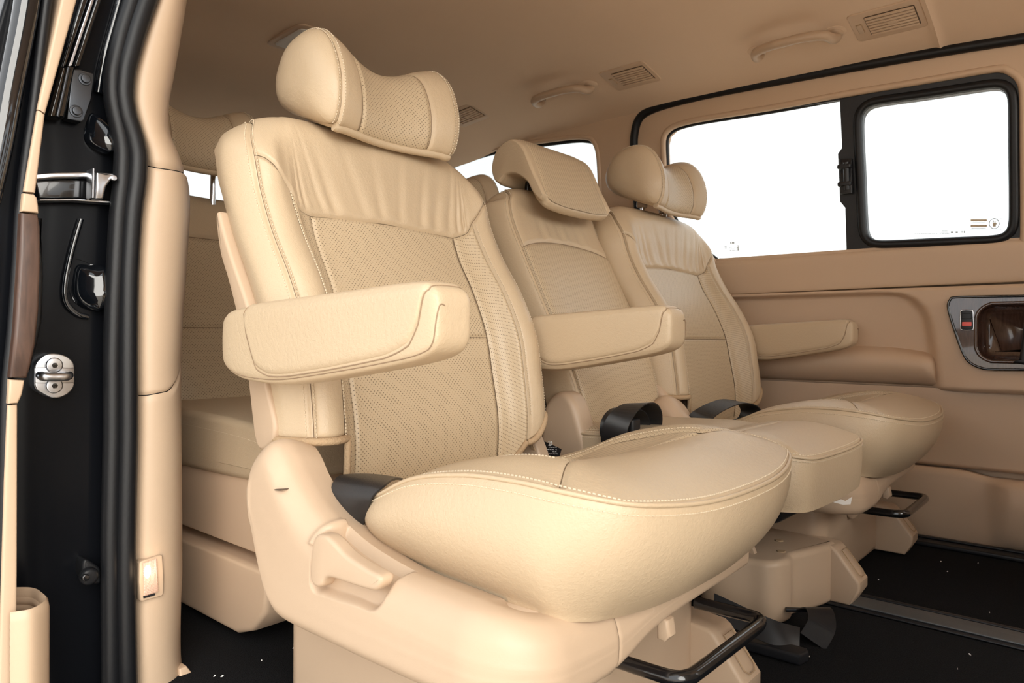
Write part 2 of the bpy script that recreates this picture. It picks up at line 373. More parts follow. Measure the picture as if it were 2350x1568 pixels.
def groundmat():
    m, t, b = base_mat('dusty_ground', (.76, .67, .57), .95); tc = N(t, 'ShaderNodeTexCoord'); n = N(t, 'ShaderNodeTexNoise', Scale=.6, Detail=8.); t.links.new(tc.outputs['Object'], n.inputs['Vector']); tint(t, b, (.76, .67, .57), n.outputs['Fac'], .7, 1.3); return m
M['ground'] = groundmat()
# ================================================================ THE SETTING
def zA(p): return (p[0] / 2.614, p[1] / 2.614)
def zB(p): return (p[0] / 2.614, 400 + p[1] / 2.614)
def zC(p): return (p[0] / 2.614, 968 + p[1] / 2.614)
def zW(p): return (1400 + p[0] / 2.376, p[1] / 2.376)
def zD(p): return (1600 + p[0] / 2.613, 560 + p[1] / 2.613)

g = mesh('ground', [(-60, -60, -.42), (60, -60, -.42), (60, 60, -.42), (-60, 60, -.42)], [(0, 1, 2, 3)], M['ground'], smooth=False)
tag(g, 'dusty open ground around the parked van', kind='structure')

# floor
fl = mesh('floor', [(-2.7, .34, 0), (1.2, .34, 0), (1.2, 2.15, 0), (-2.7, 2.15, 0)], [(0, 1, 2, 3)], M['carpet'], smooth=False)
tag(fl, 'black carpeted van floor', kind='structure')
V, F = slab_geo(rrect(-.80, 2.045, 1.1, 2.17, .008), 'z', 0.0005, .012, .004); sp = mesh('sill_plate', V, F, M['black'], fl, sharp=35, label='black plastic sill strip under the far door')
V, F = slab_geo(rrect(-.70, 2.085, 1.1, 2.10, .003), 'z', .012, .017, .002); mesh('sill_rib', V, F, M['black'], fl, sharp=35)
def rail(y0, y1, x0, x1, label):
    r = root('seat_track', ((x0 + x1) / 2, (y0 + y1) / 2, 0), label, 'seat track')
    slab('rail_bed', rrect(x0, y0, x1, y1, .004), 'z', .0006, .005, M['black'], r, .002)
    slab('metal_strip', rrect(x0, y0 + .012, x1, y1 - .024, .003), 'z', .005, .0085, M['alu'], r, .0015)
    slab('slot_lip', rrect(x0, y1 - .02, x1, y1 - .008, .003), 'z', .005, .010, M['black'], r, .002)
    return r
rail(1.465, 1.56, -1.1, 1.1, 'grey metal seat track running across the carpet under the far captain seat')
rail(.90, .99, -1.1, -.43, 'seat track mostly hidden under the near captain seat')

# ceiling
def ceil_net(xs):
    ys = [.36, .44, .55, .8, 1.1, 1.4, 1.7, 1.88, 1.975, 2.03]; zs = [1.19, 1.25, 1.295, 1.335, 1.352, 1.352, 1.332, 1.302, 1.277, 1.252]
    net = []
    for x in xs:
        dz = np.interp(x, [-2.68, -2.5, -2.25, -2.0, -1.8, -1.4, -.36, .3, 1.0], [-.11, -.085, -.065, -.05, -.012, 0, -.012, -.020, -.03])
        de = np.interp(x, [-1., -.36, -.19, .1, .4, 1.0], [0., -.006, -.016, -.038, -.068, -.14])
        net.append([(x, y, z + dz * (1 if z > 1.26 else .75) + de * (1. if y > 2 else .8 if y > 1.9 else .4 if y > 1.8 else 0)) for y, z in zip(ys, zs)])
    return Net(net)
cn = ceil_net([-2.68, -2.5, -2.25, -2.0, -1.8, -1.6, -1.2, -.8, -.36])
ce = panel('ceiling', cn, 0, 9, 0, 8, 70, 90, M['headliner'], None, flip=True, edges='t', dip=.006, w=.006)
tag(ce, 'beige cloth headliner above the seats', kind='structure')
cf = ceil_net([-.361, -.1, .3, .7, 1.0])
panel('headliner_panel', cf, 0, 9, 0, 4, 70, 40, M['headliner'], ce, flip=True, edges='b', dip=.007, w=.007, label='front headliner piece beyond the dark seam')
rf = mesh('roof_skin', [(-2.75, .2, 1.42), (1.1, .2, 1.42), (1.1, 2.2, 1.42), (-2.75, 2.2, 1.42)], [(0, 1, 2, 3)], M['paint'], ce, smooth=False)
tube('seam_cord', [cf(9 * t, np.array(.0)) + np.array([-.002, 0, .003]) for t in np.linspace(.02, .99, 40)], .0022, M['black'], ce)

# ------------------------------------------------ far wall: sliding door with window
d1 = root('door_1', (-.6, 2.12, 0), 'beige trimmed far sliding door with window and wood handle bezel', kind='structure')
seal = [(-1.19, .70), (-1.235, .85), (-1.244, 1.0), (-1.243, 1.12), (-1.238, 1.185), (-1.215, 1.236), (-1.16, 1.256), (-1.05, 1.262), (-.89, 1.259), (-.58, 1.246), (-.34, 1.233), (-.19, 1.222), (.1, 1.198), (.4, 1.17), (.7, 1.14), (1.0, 1.10)]
sc = spline(seal, 90)
tube('door_seal', [(p[0], ywin(p[1]) - .004, p[1]) for p in sc], .0135, M['rubber'], d1, 10)
opening = np.array([atw(*zW(p))[[0, 2]] for p in [(300, 900), (296, 780), (306, 735), (340, 702), (400, 680), (520, 655), (900, 594), (1250, 530), (1700, 455), (2090, 390), (2160, 398), (2215, 440), (2236, 520), (2240, 800), (2242, 1290), (2225, 1340), (2170, 1365), (1700, 1385), (1290, 1398), (800, 1416), (600, 1424), (560, 1408), (420, 1288), (345, 1196), (306, 1080)]])
outer = np.concatenate([sc, [(1.0, .762), (-1.19, .770)]])[:-1]
outer = np.concatenate([sc[4:], [(1.0, .766), (-1.2, .772)]])
fw = rrect(.12, .80, .85, 1.10, .06)
holed('window_surround', outer, [opening, fw], 'y', 0, M['trim'], d1, back=.035, dmap=lambda x, z: ywin(z))
# rounded inner lip of the surround
lip = spline(opening, 160, True)
tube('surround_lip', [(p[0], ywin(p[1]) + .003, p[1]) for p in inset(lip, -.006)], .009, M['trim'], d1, 10, closed=True)
# sill ledge and waist panel
wz = [(.6585, 2.112), (.664, 2.103), (.70, 2.099), (.735, 2.095), (.752, 2.094), (.762, 2.100), (.768, 2.118), (.768, 2.135)]
wnet = Net([[(x, y, z + .004 * math.cos(x * 2) ) for x in np.linspace(-1.32, 1.0, 12)] for z, y in wz])
panel('waist_panel', wnet, 0, 11, 0, 7, 60, 40, M['trim'], d1, edges='b', dip=.004, w=.004)
# mid panel: recess with a curved end, drawn as relief in y
nx, nz = 330, 70
gx, gz = np.meshgrid(np.linspace(-1.32, 1.0, nx), np.linspace(.393, .6585, nz))
cx = np.interp(gz, [.39, .40, .494, .58, .605, .63, .642, .649, .66], [-.372, -.376, -.385, -.400, -.412, -.436, -.462, -.50, -.62])
rec = sstep(cx - gx, -.012, .022) * (1 - sstep(gz, .640, .654))
yy = 2.100 + .028 * rec - .010 * sstep(gz, .47, .395) * sstep(gx, -.38, -.30)
yy += .012 * sstep(gz, .402, .392) + .006 * sstep(gz, .652, .6585)
yy += .034 * sstep(gx, -.305, -.285) * (1 - sstep(gx, -.078, -.06)) * sstep(gz, .462, .475) * (1 - sstep(gz, .605, .618))
mesh('mid_panel', np.stack([gx, yy, gz], -1).reshape(-1, 3), grid_faces(nx, nz), M['trim'], d1)
# padded bolster in the recess
bx = [-1.3, -1.1, -.9, -.75, -.6, -.5, -.43, -.398, -.384, -.380]
tz = [.49, .495, .498, .502, .507, .505, .497, .489, .475, .44]
bn = []
for z_, yo in ((0., .016), (.03, .002), (.18, -.032), (.42, -.042), (.68, -.032), (.9, -.008), (1., .014)):
    bn.append([(x, 2.125 + yo * (1 if i < 8 else .7 if i == 8 else .2), t + (.398 - t) * z_) for i, (x, t) in enumerate(zip(bx, tz))])
panel('door_armrest', Net(bn), 0, 9, 0, 6, 60, 30, M['trim'], d1, flip=True, edges='', label='soft rounded armrest bolster')
# lower panel and map pocket
nx, nz = 240, 60
gx, gz = np.meshgrid(np.linspace(-1.32, 1.0, nx), np.linspace(.197, .398, nz))
yy = 2.118 + .0 * gx + .010 * sstep(gz, .203, .196) - .004 * gauss(gz, .30, .08)
mesh('lower_panel', np.stack([gx, yy, gz], -1).reshape(-1, 3), grid_faces(nx, nz), M['trim'], d1)
px_ = np.linspace(-1.32, 1.0, 260); ztop = .192 - .012 * sstep(px_, -.33, -.25) + .003 * sstep(px_, -.22, -.1)
bulge = .028 * sstep(px_, -.275, -.215) + .012
pn = []
for f_, o_ in ((1.0, .30), (1.0, .0), (.995, -.25), (.97, -.7), (.9, -1.), (.6, -1.), (.25, -.85), (.1, -.6), (0, -.1)):
    pn.append(np.stack([px_, 2.115 + o_ * bulge + (.05 if f_ == 1.0 and o_ == .3 else 0) * .4, .012 + (ztop - .012) * f_], 1))
mesh('map_pocket', np.concatenate(pn), grid_faces(260, 9, True), M['trim'], d1)
mesh('door_backing', [(-1.35, 2.15, 0), (1.0, 2.15, 0), (1.0, 2.145, .77), (-1.35, 2.145, .77)], [(0, 1, 2, 3)], M['trim'], d1, smooth=False)
# handle bezel
bz = [aty(*zD(p), 2.092)[[0, 2]] for p in [(1507, 370), (1520, 335), (1550, 321), (1750, 316)]] + [np.array(p) for p in [(-.19, .628), (-.06, .628), (-.02, .61), (-.02, .47), (-.06, .452), (-.19, .452)]] + [aty(*zD(p), 2.092)[[0, 2]] for p in [(1780, 752), (1700, 742), (1630, 705), (1590, 640), (1550, 530), (1518, 430)]]
cup = rrect(-.292, .470, -.07, .612, .04, 10)
bo = spline(bz, 90, True)
hb = holed('handle_bezel', bo, [cup], 'y', 2.088, M['wood'], d1, back=.014, label='glossy dark wood bezel')
tube('bezel_rim', [(p[0], 2.089, p[1]) for p in bo], .0035, M['paint'], hb, 8, closed=True)
tube('cup_rim', [(p[0], 2.0885, p[1]) for p in spline(cup, 90, True)], .0045, M['wood'], hb, 8, closed=True)
cupn = MB(); c = spline(cup, 60, True); R_ = [(c, 2.090), (inset(c, .004), 2.102), (inset(c, .012), 2.116), (inset(c, .024), 2.124)]
n_ = len(c); cupn.add(np.concatenate([to3(a, 'y', d) for a, d in R_]), [(j * n_ + i, j * n_ + (i + 1) % n_, (j + 1) * n_ + (i + 1) % n_, (j + 1) * n_ + i) for j in range(3) for i in range(n_)] + [tuple(3 * n_ + i for i in range(n_))])
cupn.build('handle_cup', M['wood'], hb, sharp=60)
slab('pull_handle', [(-.202, .478), (-.196, .545), (-.19, .60), (-.165, .60), (-.165, .478), (-.18, .462), (-.215, .468)], 'y', 2.072, 2.10, M['black'], hb, .006)
sw = [aty(*zD(p), 2.085)[[0, 2]] for p in [(1580, 410), (1592, 398), (1640, 398), (1652, 410), (1655, 500), (1645, 515), (1592, 515), (1580, 502)]]
s_ = slab('lock_switch', sw, 'y', 2.082, 2.092, M['black'], hb, .002, label='black lock slider with red mark')
def box2(c0, c1, y, pr=zD): a, b = aty(*pr(c0), y), aty(*pr(c1), y); return rrect(min(a[0], b[0]), min(a[2], b[2]), max(a[0], b[0]), max(a[2], b[2]), .0015, 3)
tube('switch_rim', [(p[0], 2.0865, p[1]) for p in spline(np.array(sw), 60, True)], .0016, M['chrome'], hb, 8, closed=True)
mesh('red_mark', *slab_geo(box2((1588, 468), (1645, 492), 2.082), 'y', 2.0815, 2.083, .0004), M['red'], hb, sharp=40)
mesh('switch_nub', *slab_geo(box2((1588, 418), (1645, 450), 2.082), 'y', 2.079, 2.083, .001), M['black'], hb, sharp=40)

# window_1 in the far door
w1 = root('window_1', (-.6, 2.09, .76), 'two-pane sliding window in the far door', kind='structure')
def yw2(x, z): return ywin(z) + .018
op2 = inset(lip, .0015)
tube('glazing_seal', [(p[0], ywin(p[1]) + .014, p[1]) for p in inset(lip, .001)], .007, M['rubber'], w1, 8, closed=True)
g1 = [atw(*zW(p), .02)[[0, 2]] for p in [(292, 900), (290, 740), (330, 690), (900, 590), (1330, 525), (1360, 1396), (590, 1420), (420, 1290), (330, 1190)]]
def pane(name, pts, off, parent, mat='glass'):
    mb = MB(); P = np.array(pts); n = len(P); V = np.array([(p[0], ywin(p[1]) + off, p[1]) for p in P]); mb.add(np.concatenate([V, V + np.array([0, .004, 0])]), [tuple(range(n)), tuple(range(2 * n - 1, n - 1, -1))] + [(i, i + n, (i + 1) % n + n, (i + 1) % n) for i in range(n)])
    return mb.build(name, M[mat], parent, smooth=False)
p1 = pane('pane', g1, .026, w1)
ga = np.array([atw(*zW(p))[[0, 2]] for p in [(1372, 655), (1385, 605), (1425, 578), (1700, 538), (2095, 480), (2145, 488), (2166, 530), (2170, 850), (2172, 1215), (2155, 1262), (2115, 1280), (1800, 1295), (1470, 1310), (1420, 1298), (1399, 1255), (1385, 950)]])
gal = spline(ga, 110, True); gal = even(np.concatenate([gal, gal[:1]]), 111)[:-1]
for _ in range(3): gal = .25 * np.roll(gal, 1, 0) + .5 * gal + .25 * np.roll(gal, -1, 0)
fo = np.array([atw(*zW(p))[[0, 2]] for p in [(1250, 540), (1262, 790), (1262, 806), (1240, 838), (1246, 960), (1252, 1098), (1280, 1132), (1288, 1398), (1700, 1385), (2170, 1365), (2222, 1340), (2241, 1285), (2240, 800), (2234, 520), (2212, 442), (2160, 402), (2090, 394), (1700, 458)]])
sf = holed('sliding_frame', fo, [gal], 'y', 0, M['black'], w1, back=.022, dmap=lambda x, z: ywin(z) + .004, label='black frame of the sliding pane')
tube('frame_bead', [(p[0], ywin(p[1]) + .002, p[1]) for p in inset(gal, -.011)], .011, M['rubber'], sf, 10, closed=True)
pane('pane', ga, .020, w1)
fo2 = np.array([atw(*zW(p))[[0, 2]] for p in [(1255, 545), (1250, 520), (1700, 450), (1340, 500)]])
slab('top_rail', np.array([atw(*zW(p))[[0, 2]] for p in [(520, 640), (900, 580), (1255, 526), (1255, 545), (900, 598), (525, 655)]]), 'y', ywin(1.19) + .004, ywin(1.19) + .02, M['black'], w1, .001)
slab('bottom_rail', np.array([atw(*zW(p))[[0, 2]] for p in [(590, 1408), (1290, 1380), (1290, 1398), (595, 1422)]]), 'y', ywin(.76) + .004, ywin(.76) + .03, M['black'], w1, .001)
la = slab('latch', np.array([atw(*zW(p))[[0, 2]] for p in [(1255, 870), (1320, 865), (1330, 1060), (1265, 1065)]]), 'y', ywin(1.0) - .008, ywin(1.0) + .006, M['black'], w1, .003)
for q in [(1288, 915), (1290, 1010)]:
    c_ = atw(*zW(q)); slab('latch_lug', rrect(c_[0] - .017, c_[2] - .006, c_[0] + .017, c_[2] + .006, .004), 'y', c_[1] - .026, c_[1], M['black'], la, .003)
a_, b_ = atw(*zW((1286, 885)), -.018), atw(*zW((1292, 1035)), -.018); tube('latch_bar', [a_, (a_ + b_) / 2, b_], .0075, M['black'], la)
# prints on the glass, seen from inside
def prints(name, rects, mat, parent, off):
    mb = MB()
    for x0, y0, x1, y1 in rects:
        q = [atw(*zW(p), off) for p in [(x0, y0), (x1, y0), (x1, y1), (x0, y1)]]; mb.add(q, [(0, 1, 2, 3)])
    return mb.build(name, mat, parent, smooth=False)
random.seed(3)
rr = [(655, 1318, 662, 1330), (664, 1318, 670, 1330), (672, 1318, 678, 1330)]
for k, y in enumerate((1340, 1348, 1356, 1364)):
    x = 640 + 4 * k
    while x < 690: w_ = random.uniform(4, 10); rr.append((x, y, x + w_, y + 3)); x += w_ + 2
for y in (1338, 1350, 1360): rr += [(694, y, 704, y + 7)]
rr += [(624, 1342, 637, 1345), (624, 1351, 637, 1354)]
prints('glass_mark', rr, M['print'], w1, .0235)
rr = []; x = 1615
while x < 1850: w_ = random.uniform(4, 11); rr.append((x, 1275 - (x - 1615) * .018, x + w_, 1278 - (x - 1615) * .018)); x += w_ + 2.5
for x in (1858, 1884): rr.append((x, 1262, x + 13, 1272))
rr += [(1912, 1260, 1917, 1271), (1920, 1260, 1926, 1271), (1929, 1260, 1935, 1271), (1810, 1258, 1840, 1261), (1805, 1265, 1845, 1268)]
prints('glass_mark', rr, M['print'], w1, .0175)
prints('sticker_bar', [(1966, 1196, 2055, 1208), (1966, 1226, 2055, 1238)], M['tanprint'], w1, .0175)
prints('sticker_line', [(1975, 1213, 2050, 1216), (1970, 1243, 2050, 1246), (1963, 1190, 2134, 1191.5), (1963, 1252, 2134, 1253.5), (1962, 1190, 1963.5, 1253), (2133, 1190, 2134.5, 1250)], M['print'], w1, .0175)
ctr = np.array([2095, 1220]); ring = [atw(*zW(ctr + 27 * np.array([math.cos(t), math.sin(t)])), .0165) for t in np.linspace(0, 2 * math.pi, 40, endpoint=False)]
tube('sticker_ring', ring, .0009, M['print'], w1, 6, closed=True)
prints('sticker_hand', [(2086, 1216, 2104, 1236), (2086, 1206, 2089, 1216), (2091, 1202, 2094, 1216), (2096, 1203, 2099, 1216), (2101, 1207, 2104, 1216), (2104, 1218, 2110, 1224)], M['tanprint'], w1, .0175)
pane('front_pane', fw, .02, w1)

# ------------------------------------------------ far wall behind the door, quarter window
wf = root('wall_far', (-1.9, 2.1, 0), 'beige far side trim behind the sliding door', kind='structure')
qh = [tuple(atw(*p)[[0, 2]]) for p in [(1378, 520), (1375, 430), (1371, 360), (1362, 330), (1345, 320), (1290, 322), (1130, 347), (1030, 380)]] + [(-2.16, 1.215), (-2.22, 1.18), (-2.24, 1.12), (-2.24, .88), (-2.22, .82), (-2.16, .80), (-1.50, .79), (-1.42, .80)]
qh = spline(np.array(qh), 120, True)
holed('pillar_trim', [(-1.232, .60), (-1.246, 1.0), (-1.242, 1.13), (-1.236, 1.2), (-1.212, 1.25), (-1.22, 1.275), (-2.66, 1.275), (-2.66, .60)], [qh], 'y', 0, M['trim'], wf, back=.04, dmap=lambda x, z: ywin(z) - .006)
tube('window_lip', [(p[0], ywin(p[1]) - .002, p[1]) for p in inset(qh, -.006)], .009, M['trim'], wf, 10, closed=True)
mesh('side_panel', [(-2.68, 2.12, 0), (-1.22, 2.12, 0), (-1.22, 2.11, .62), (-2.68, 2.11, .62)], [(0, 1, 2, 3)], M['trim'], wf, smooth=False)
w2 = root('window_2', (-1.9, 2.1, .8), 'far quarter window behind the seats', kind='structure')
tube('glazing_seal', [(p[0], ywin(p[1]) + .016, p[1]) for p in inset(qh, .002)], .008, M['rubber'], w2, 8, closed=True)
pane('pane', qh, .022, w2, 'tinted')
# rear end with tailgate window
wr = root('wall_rear', (-2.7, 1.25, 0), 'beige tailgate trim at the back of the van', kind='structure')
rh = spline(rrect(.98, .86, 1.76, 1.165, .06), 80, True)
holed('tailgate_panel', [(.34, 0), (2.14, 0), (2.10, .8), (2.03, 1.28), (.42, 1.28), (.36, .8)], [rh], 'x', 0, M['trim'], wr, back=-.03, dmap=lambda y, z: -2.66 + .05 * sstep(z, .8, 1.3))
w3 = root('window_3', (-2.68, 1.25, .8), 'tailgate window seen past the rear headrests', kind='structure')
mb = MB(); Vv = np.array([(-2.672 + .05 * float(sstep(z, .8, 1.3)), y, z) for y, z in rh]); n_ = len(Vv); mb.add(np.concatenate([Vv, Vv - np.array([.004, 0, 0])]), [tuple(range(n_)), tuple(range(2 * n_ - 1, n_ - 1, -1))]); mb.build('pane', M['tinted'], w3, smooth=False)
# near side wall behind the door opening
wn_ = root('wall_near', (-1.9, .4, 0), 'near side trim behind the door pillar', kind='structure')
nh = spline(rrect(-2.4, .82, -1.55, 1.16, .06), 80, True)
holed('side_trim', [(-2.68, 0), (-1.2, 0), (-1.2, .8), (-1.2, 1.30), (-2.68, 1.30)], [], 'y', 0, M['trim'], wn_, back=-.04, dmap=lambda x, z: .40 + .0 * x + .06 * sstep(z, .78, 1.3))
mesh('outer_skin', [(-2.75, .26, -.25), (-1.16, .26, -.25), (-1.16, .26, .80), (-2.75, .26, .80), (-1.16, .34, 1.42), (-2.75, .34, 1.42)], [(0, 1, 2, 3), (3, 2, 4, 5)], M['paint'], wn_, smooth=False)

# front end: bulkhead with the windscreen opening
wfr = root('wall_front', (1.16, 1.2, 0), 'front end of the cabin with windscreen opening', kind='structure')
holed('bulkhead', [(.28, -.1), (2.16, -.1), (2.12, .8), (2.0, 1.30), (.42, 1.30), (.30, .8)], [rrect(.40, .70, 2.02, 1.27, .08)], 'x', 0, M['trim'], wfr, back=.03, dmap=lambda y, z: 1.16 - .25 * max(0., z - .78))
for yc_ in (.80, 1.70):
    ob = spline([(yc_ - .25, .0), (yc_ - .255, .35), (yc_ - .24, .62), (yc_ - .21, .78), (yc_ - .15, .83), (yc_, .845), (yc_ + .15, .83), (yc_ + .21, .78), (yc_ + .24, .62), (yc_ + .255, .35), (yc_ + .25, .0)], 80)
    fb_ = slab('front_seat_back', ob, 'x', .16, .30, M['leather'], wfr, .03, 6)
    slab('front_headrest', rrect(yc_ - .13, .88, yc_ + .13, 1.03, .05), 'x', .18, .27, M['leather'], fb_, .03, 6)
    slab('front_cushion', rrect(yc_ - .25, .18, yc_ + .25, .40, .05), 'x', .28, .78, M['leather'], fb_, .04, 5)
# ------------------------------------------------ rear pillar of the near door opening
PYS = np.arange(-120, 1740, 60.)
SR = curve1([-120, 0, 61, 153, 214, 268, 317, 360, 413, 478, 555, 630, 744, 909, 1000, 1121, 1312, 1446, 1568, 1740], [397, 356, 334, 306, 298, 306, 325, 335, 333, 323, 317, 313, 313, 314, 314, 311, 308, 311, 314, 316])
SL = curve1([-120, 0, 84, 172, 230, 295, 344, 421, 497, 600, 706, 821, 1000, 1236, 1568, 1740], [325, 289, 264, 245, 247, 260, 267, 264, 256, 251, 245, 241, 241, 236, 236, 236])
TR = curve1([-120, 0, 92, 164, 245, 306, 344, 402, 459, 536, 649, 725, 840, 1000, 1197, 1331, 1408, 1523, 1600, 1740], [448, 428, 413, 400, 386, 388, 405, 428, 436, 432, 425, 419, 415, 415, 417, 417, 413, 414, 424, 424])
pt = root('trim_1', (-1.12, .47, 0), 'beige plastic cover of the near door pillar', kind='structure')
pn = []
for py in PYS:
    a, b = float(SR(py)), float(TR(py))
    rowp = [atx(a - 8, py, -1.112), atx(a + 2, py, -1.101), atx(a + .25 * (b - a), py, -1.088), atx(a + .6 * (b - a), py, -1.086), atx(a + .88 * (b - a), py, -1.097), atx(b, py, -1.122), atx(b - 1.5, py, -1.17), atx(b - 22, py, -1.26)]
    pn.append(rowp)
PN = Net(pn); vv = lambda py: (py + 120) / 60.
seam1 = lambda s: vv(np.interp(s, [0, .2, 1], [378, 382, 404])); seam2 = lambda s: vv(np.interp(s, [0, .28, .5, .62, .72, 1.], [909, 908, 898, 872, 835, 800]))
panel('upper_cover', PN, 0, 7, 0, seam1, 40, 40, M['plastic'], pt, flip=True, edges='t', dip=.003, w=.0025, k=.2)
panel('middle_cover', PN, 0, 7, seam1, seam2, 40, 60, M['plastic'], pt, flip=True, edges='bt', dip=.003, w=.0025, k=.5)
panel('lower_cover', PN, 0, 7, seam2, len(PYS) - 1, 40, 60, M['plastic'], pt, flip=True, edges='b', dip=.003, w=.0025, k=.3)
panel('cover_backing', PN, 0, 7, 0, len(PYS) - 1, 24, 60, M['black'], pt, flip=True, edges='', off=-.0045, k=0)
h0 = atx(420, 1530, -1.10); slab('kick_clip', [(h0[1] - .004, h0[2] - .05), (h0[1] + .010, h0[2] - .03), (h0[1] + .012, h0[2] - .012), (h0[1] + .004, h0[2]), (h0[1] - .008, h0[2])], 'x', -1.115, -1.095, M['trim'], pt, .003)
# weatherstrip
ws = root('trim_2', (-1.1, .41, 0), 'black rubber weatherstrip around the near door opening', kind='structure')
yy_ = np.linspace(-120, 1740, 120)
tube('inner_bulb', [atx(SL(p) * .28 + SR(p) * .72, p, -1.088) for p in yy_], .0135, M['rubber'], ws, 12)
tube('outer_bulb', [atx(SL(p) * .76 + SR(p) * .24, p, -1.094) for p in yy_], .0125, M['rubber'], ws, 12)
mesh('carrier_strip', np.concatenate([[atx(SL(p) - 2, p, -1.104), atx(SR(p) + 2, p, -1.104)] for p in yy_]), [(2 * i, 2 * i + 1, 2 * i + 3, 2 * i + 2) for i in range(len(yy_) - 1)], M['rubber'], ws)
# painted door jamb
jb = root('wall_jamb', (-1.13, .33, 0), 'glossy black painted door jamb', kind='structure')
jn = []
for py in PYS:
    s_ = float(SL(py)); jn.append([atx(s_ + 30, py, -1.124), atx(s_ - 25, py, -1.124), atx(s_ - 80, py, -1.126), atx(s_ - 140, py, -1.128), atx(s_ - 210, py, -1.132), atx(s_ - 330, py, -1.15)])
JN = Net(jn)
panel('jamb_skin', JN, 0, 5, 0, len(PYS) - 1, 40, 120, M['jamb'], jb, edges='', k=0)
# bright bevelled panels of the jamb that catch the sky
def jamb_pad(name, pts, tilt, depth=.010):
    P = np.array([atx(*p, -1.118)[1:] for p in pts]); P = spline(P, 48, True); c = P.mean(0)
    V = []; F = []; n = len(P)
    for r, d in ((1., 0), (.96, .004), (.88, .008), (.6, depth), (.3, depth), (.02, depth)):
        Q = c + (P - c) * r; X = -1.124 + d + (Q[:, 0] - c[0]) * tilt[0] * -1 * (d > 0) + (Q[:, 1] - c[1]) * tilt[1] * -1 * (d > 0)
        V.append(to3(Q, 'x', X))
    m = len(V); V = np.concatenate(V); F = [(j * n + i, j * n + (i + 1) % n, (j + 1) * n + (i + 1) % n, (j + 1) * n + i) for j in range(m - 1) for i in range(n)] + [tuple((m - 1) * n + i for i in range(n))]
    return mesh(name, V, F, M['paint'], jb)
jamb_pad('pressed_pad', [zB(p) for p in [(455, 510), (560, 540), (645, 560), (642, 740), (590, 820), (500, 800), (435, 730), (428, 620)]], (-.62, .25), .022)
jamb_pad('pressed_pad', [zA(p) for p in [(530, 640), (575, 640), (640, 730), (690, 840), (640, 930), (530, 860), (515, 760)]], (-.5, .5), .016)
tube('jamb_crease', [atx(*zB(p), -1.120) for p in [(485, 270), (455, 370), (425, 480), (395, 620), (388, 720), (410, 790), (470, 840), (530, 858)]], .004, M['paint'], jb, 8, res=40)
tube('jamb_bead', [atx(*zA(p), -1.118) for p in [(740, -60), (690, 120), (640, 300), (610, 430), (590, 560)]], .006, M['paint'], jb, 8, res=30)
slab('track_strip', np.array([atx(*zA(p), -1.115)[1:] for p in [(560, -60), (580, -60), (425, 400), (402, 400)]]), 'x', -1.118, -1.110, M['steel'], jb, .001, label='bright metal strip')
slab('track_strip', np.array([atx(*zA(p), -1.115)[1:] for p in [(590, -60), (622, -60), (470, 405), (435, 400)]]), 'x', -1.120, -1.108, M['paint'], jb, .002)
slab('track_strip', np.array([atx(*zA(p), -1.115)[1:] for p in [(505, -60), (545, -60), (392, 400), (365, 400)]]), 'x', -1.122, -1.112, M['paint'], jb, .002)
# --- loose fittings on the jamb
def disc(name, c, r, x0, x1, mat, parent, n=20, bev=.0008): return slab(name, [(c[0] + r * math.cos(t), c[1] + r * math.sin(t)) for t in np.linspace(0, 2 * math.pi, n, endpoint=False)], 'x', x0, x1, mat, parent, bev)
hb_ = root('track_bracket', tuple(atx(*zA((450, 600)), -1.11)), 'dark metal bracket with two bolts high on the black jamb', 'bracket')
slab('plate', np.array([atx(*zA(p), -1.105)[1:] for p in [(430, 418), (480, 415), (560, 440), (564, 480), (548, 600), (505, 722), (485, 734), (400, 712)]]), 'x', -1.122, -1.104, M['darksteel'], hb_, .002)
slab('channel', np.array([atx(*zA(p), -1.10)[1:] for p in [(362, 402), (448, 408), (385, 708), (285, 694)]]), 'x', -1.124, -1.097, M['paint'], hb_, .004)
tube('channel_rib', [atx(*zA(p), -1.097) for p in [(408, 408), (375, 560), (342, 700)]], .003, M['darksteel'], hb_, 8)
for p in [(515, 472), (462, 665)]:
    c_ = atx(*zA(p), -1.10)[1:]; b_ = disc('bolt', c_, .0058, -1.105, -1.0985, M['darksteel'], hb_); disc('washer', c_, .0085, -1.105, -1.1025, M['darksteel'], b_)
ra = root('slide_rail', tuple(atx(*zA((450, 1080)), -1.11)), 'curved chrome slide rail with catch across the jamb', 'rail')
def band(name, top, bot, x0, x1, mat, parent, bev=.002):
    P = [atx(*zA(p), x0)[1:] for p in list(top) + list(bot)[::-1]]; return slab(name, np.array(P), 'x', x0, x1, mat, parent, bev)
band('upper_rail', [(215, 1042), (330, 1034), (500, 1032), (700, 1040)], [(215, 1078), (330, 1068), (500, 1064), (700, 1072)], -1.098, -1.12, M['steel'], ra)
band('lower_rail', [(240, 1194), (450, 1192), (690, 1208)], [(240, 1205), (450, 1204), (690, 1222)], -1.100, -1.12, M['steel'], ra, .001)
band('channel', [(215, 1082), (450, 1076), (700, 1082)], [(240, 1190), (450, 1188), (690, 1204)], -1.112, -1.125, M['bar'], ra)
ct = band('catch', [(578, 1034), (630, 1040), (690, 1052)], [(570, 1190), (622, 1196), (640, 1120)], -1.082, -1.10, M['steel'], ra, .004)
band('catch_pin', [(556, 1010), (570, 1010)], [(552, 1185), (568, 1188)], -1.076, -1.10, M['steel'], ct, .002)
c_ = atx(*zA((682, 1068)), -1.08)[1:]; disc('bolt', c_, .004, -1.084, -1.078, M['steel'], ct)
st = root('door_striker', tuple(atx(125, 862, -1.11)), 'shiny steel striker plate with loop and two screws', 'striker')
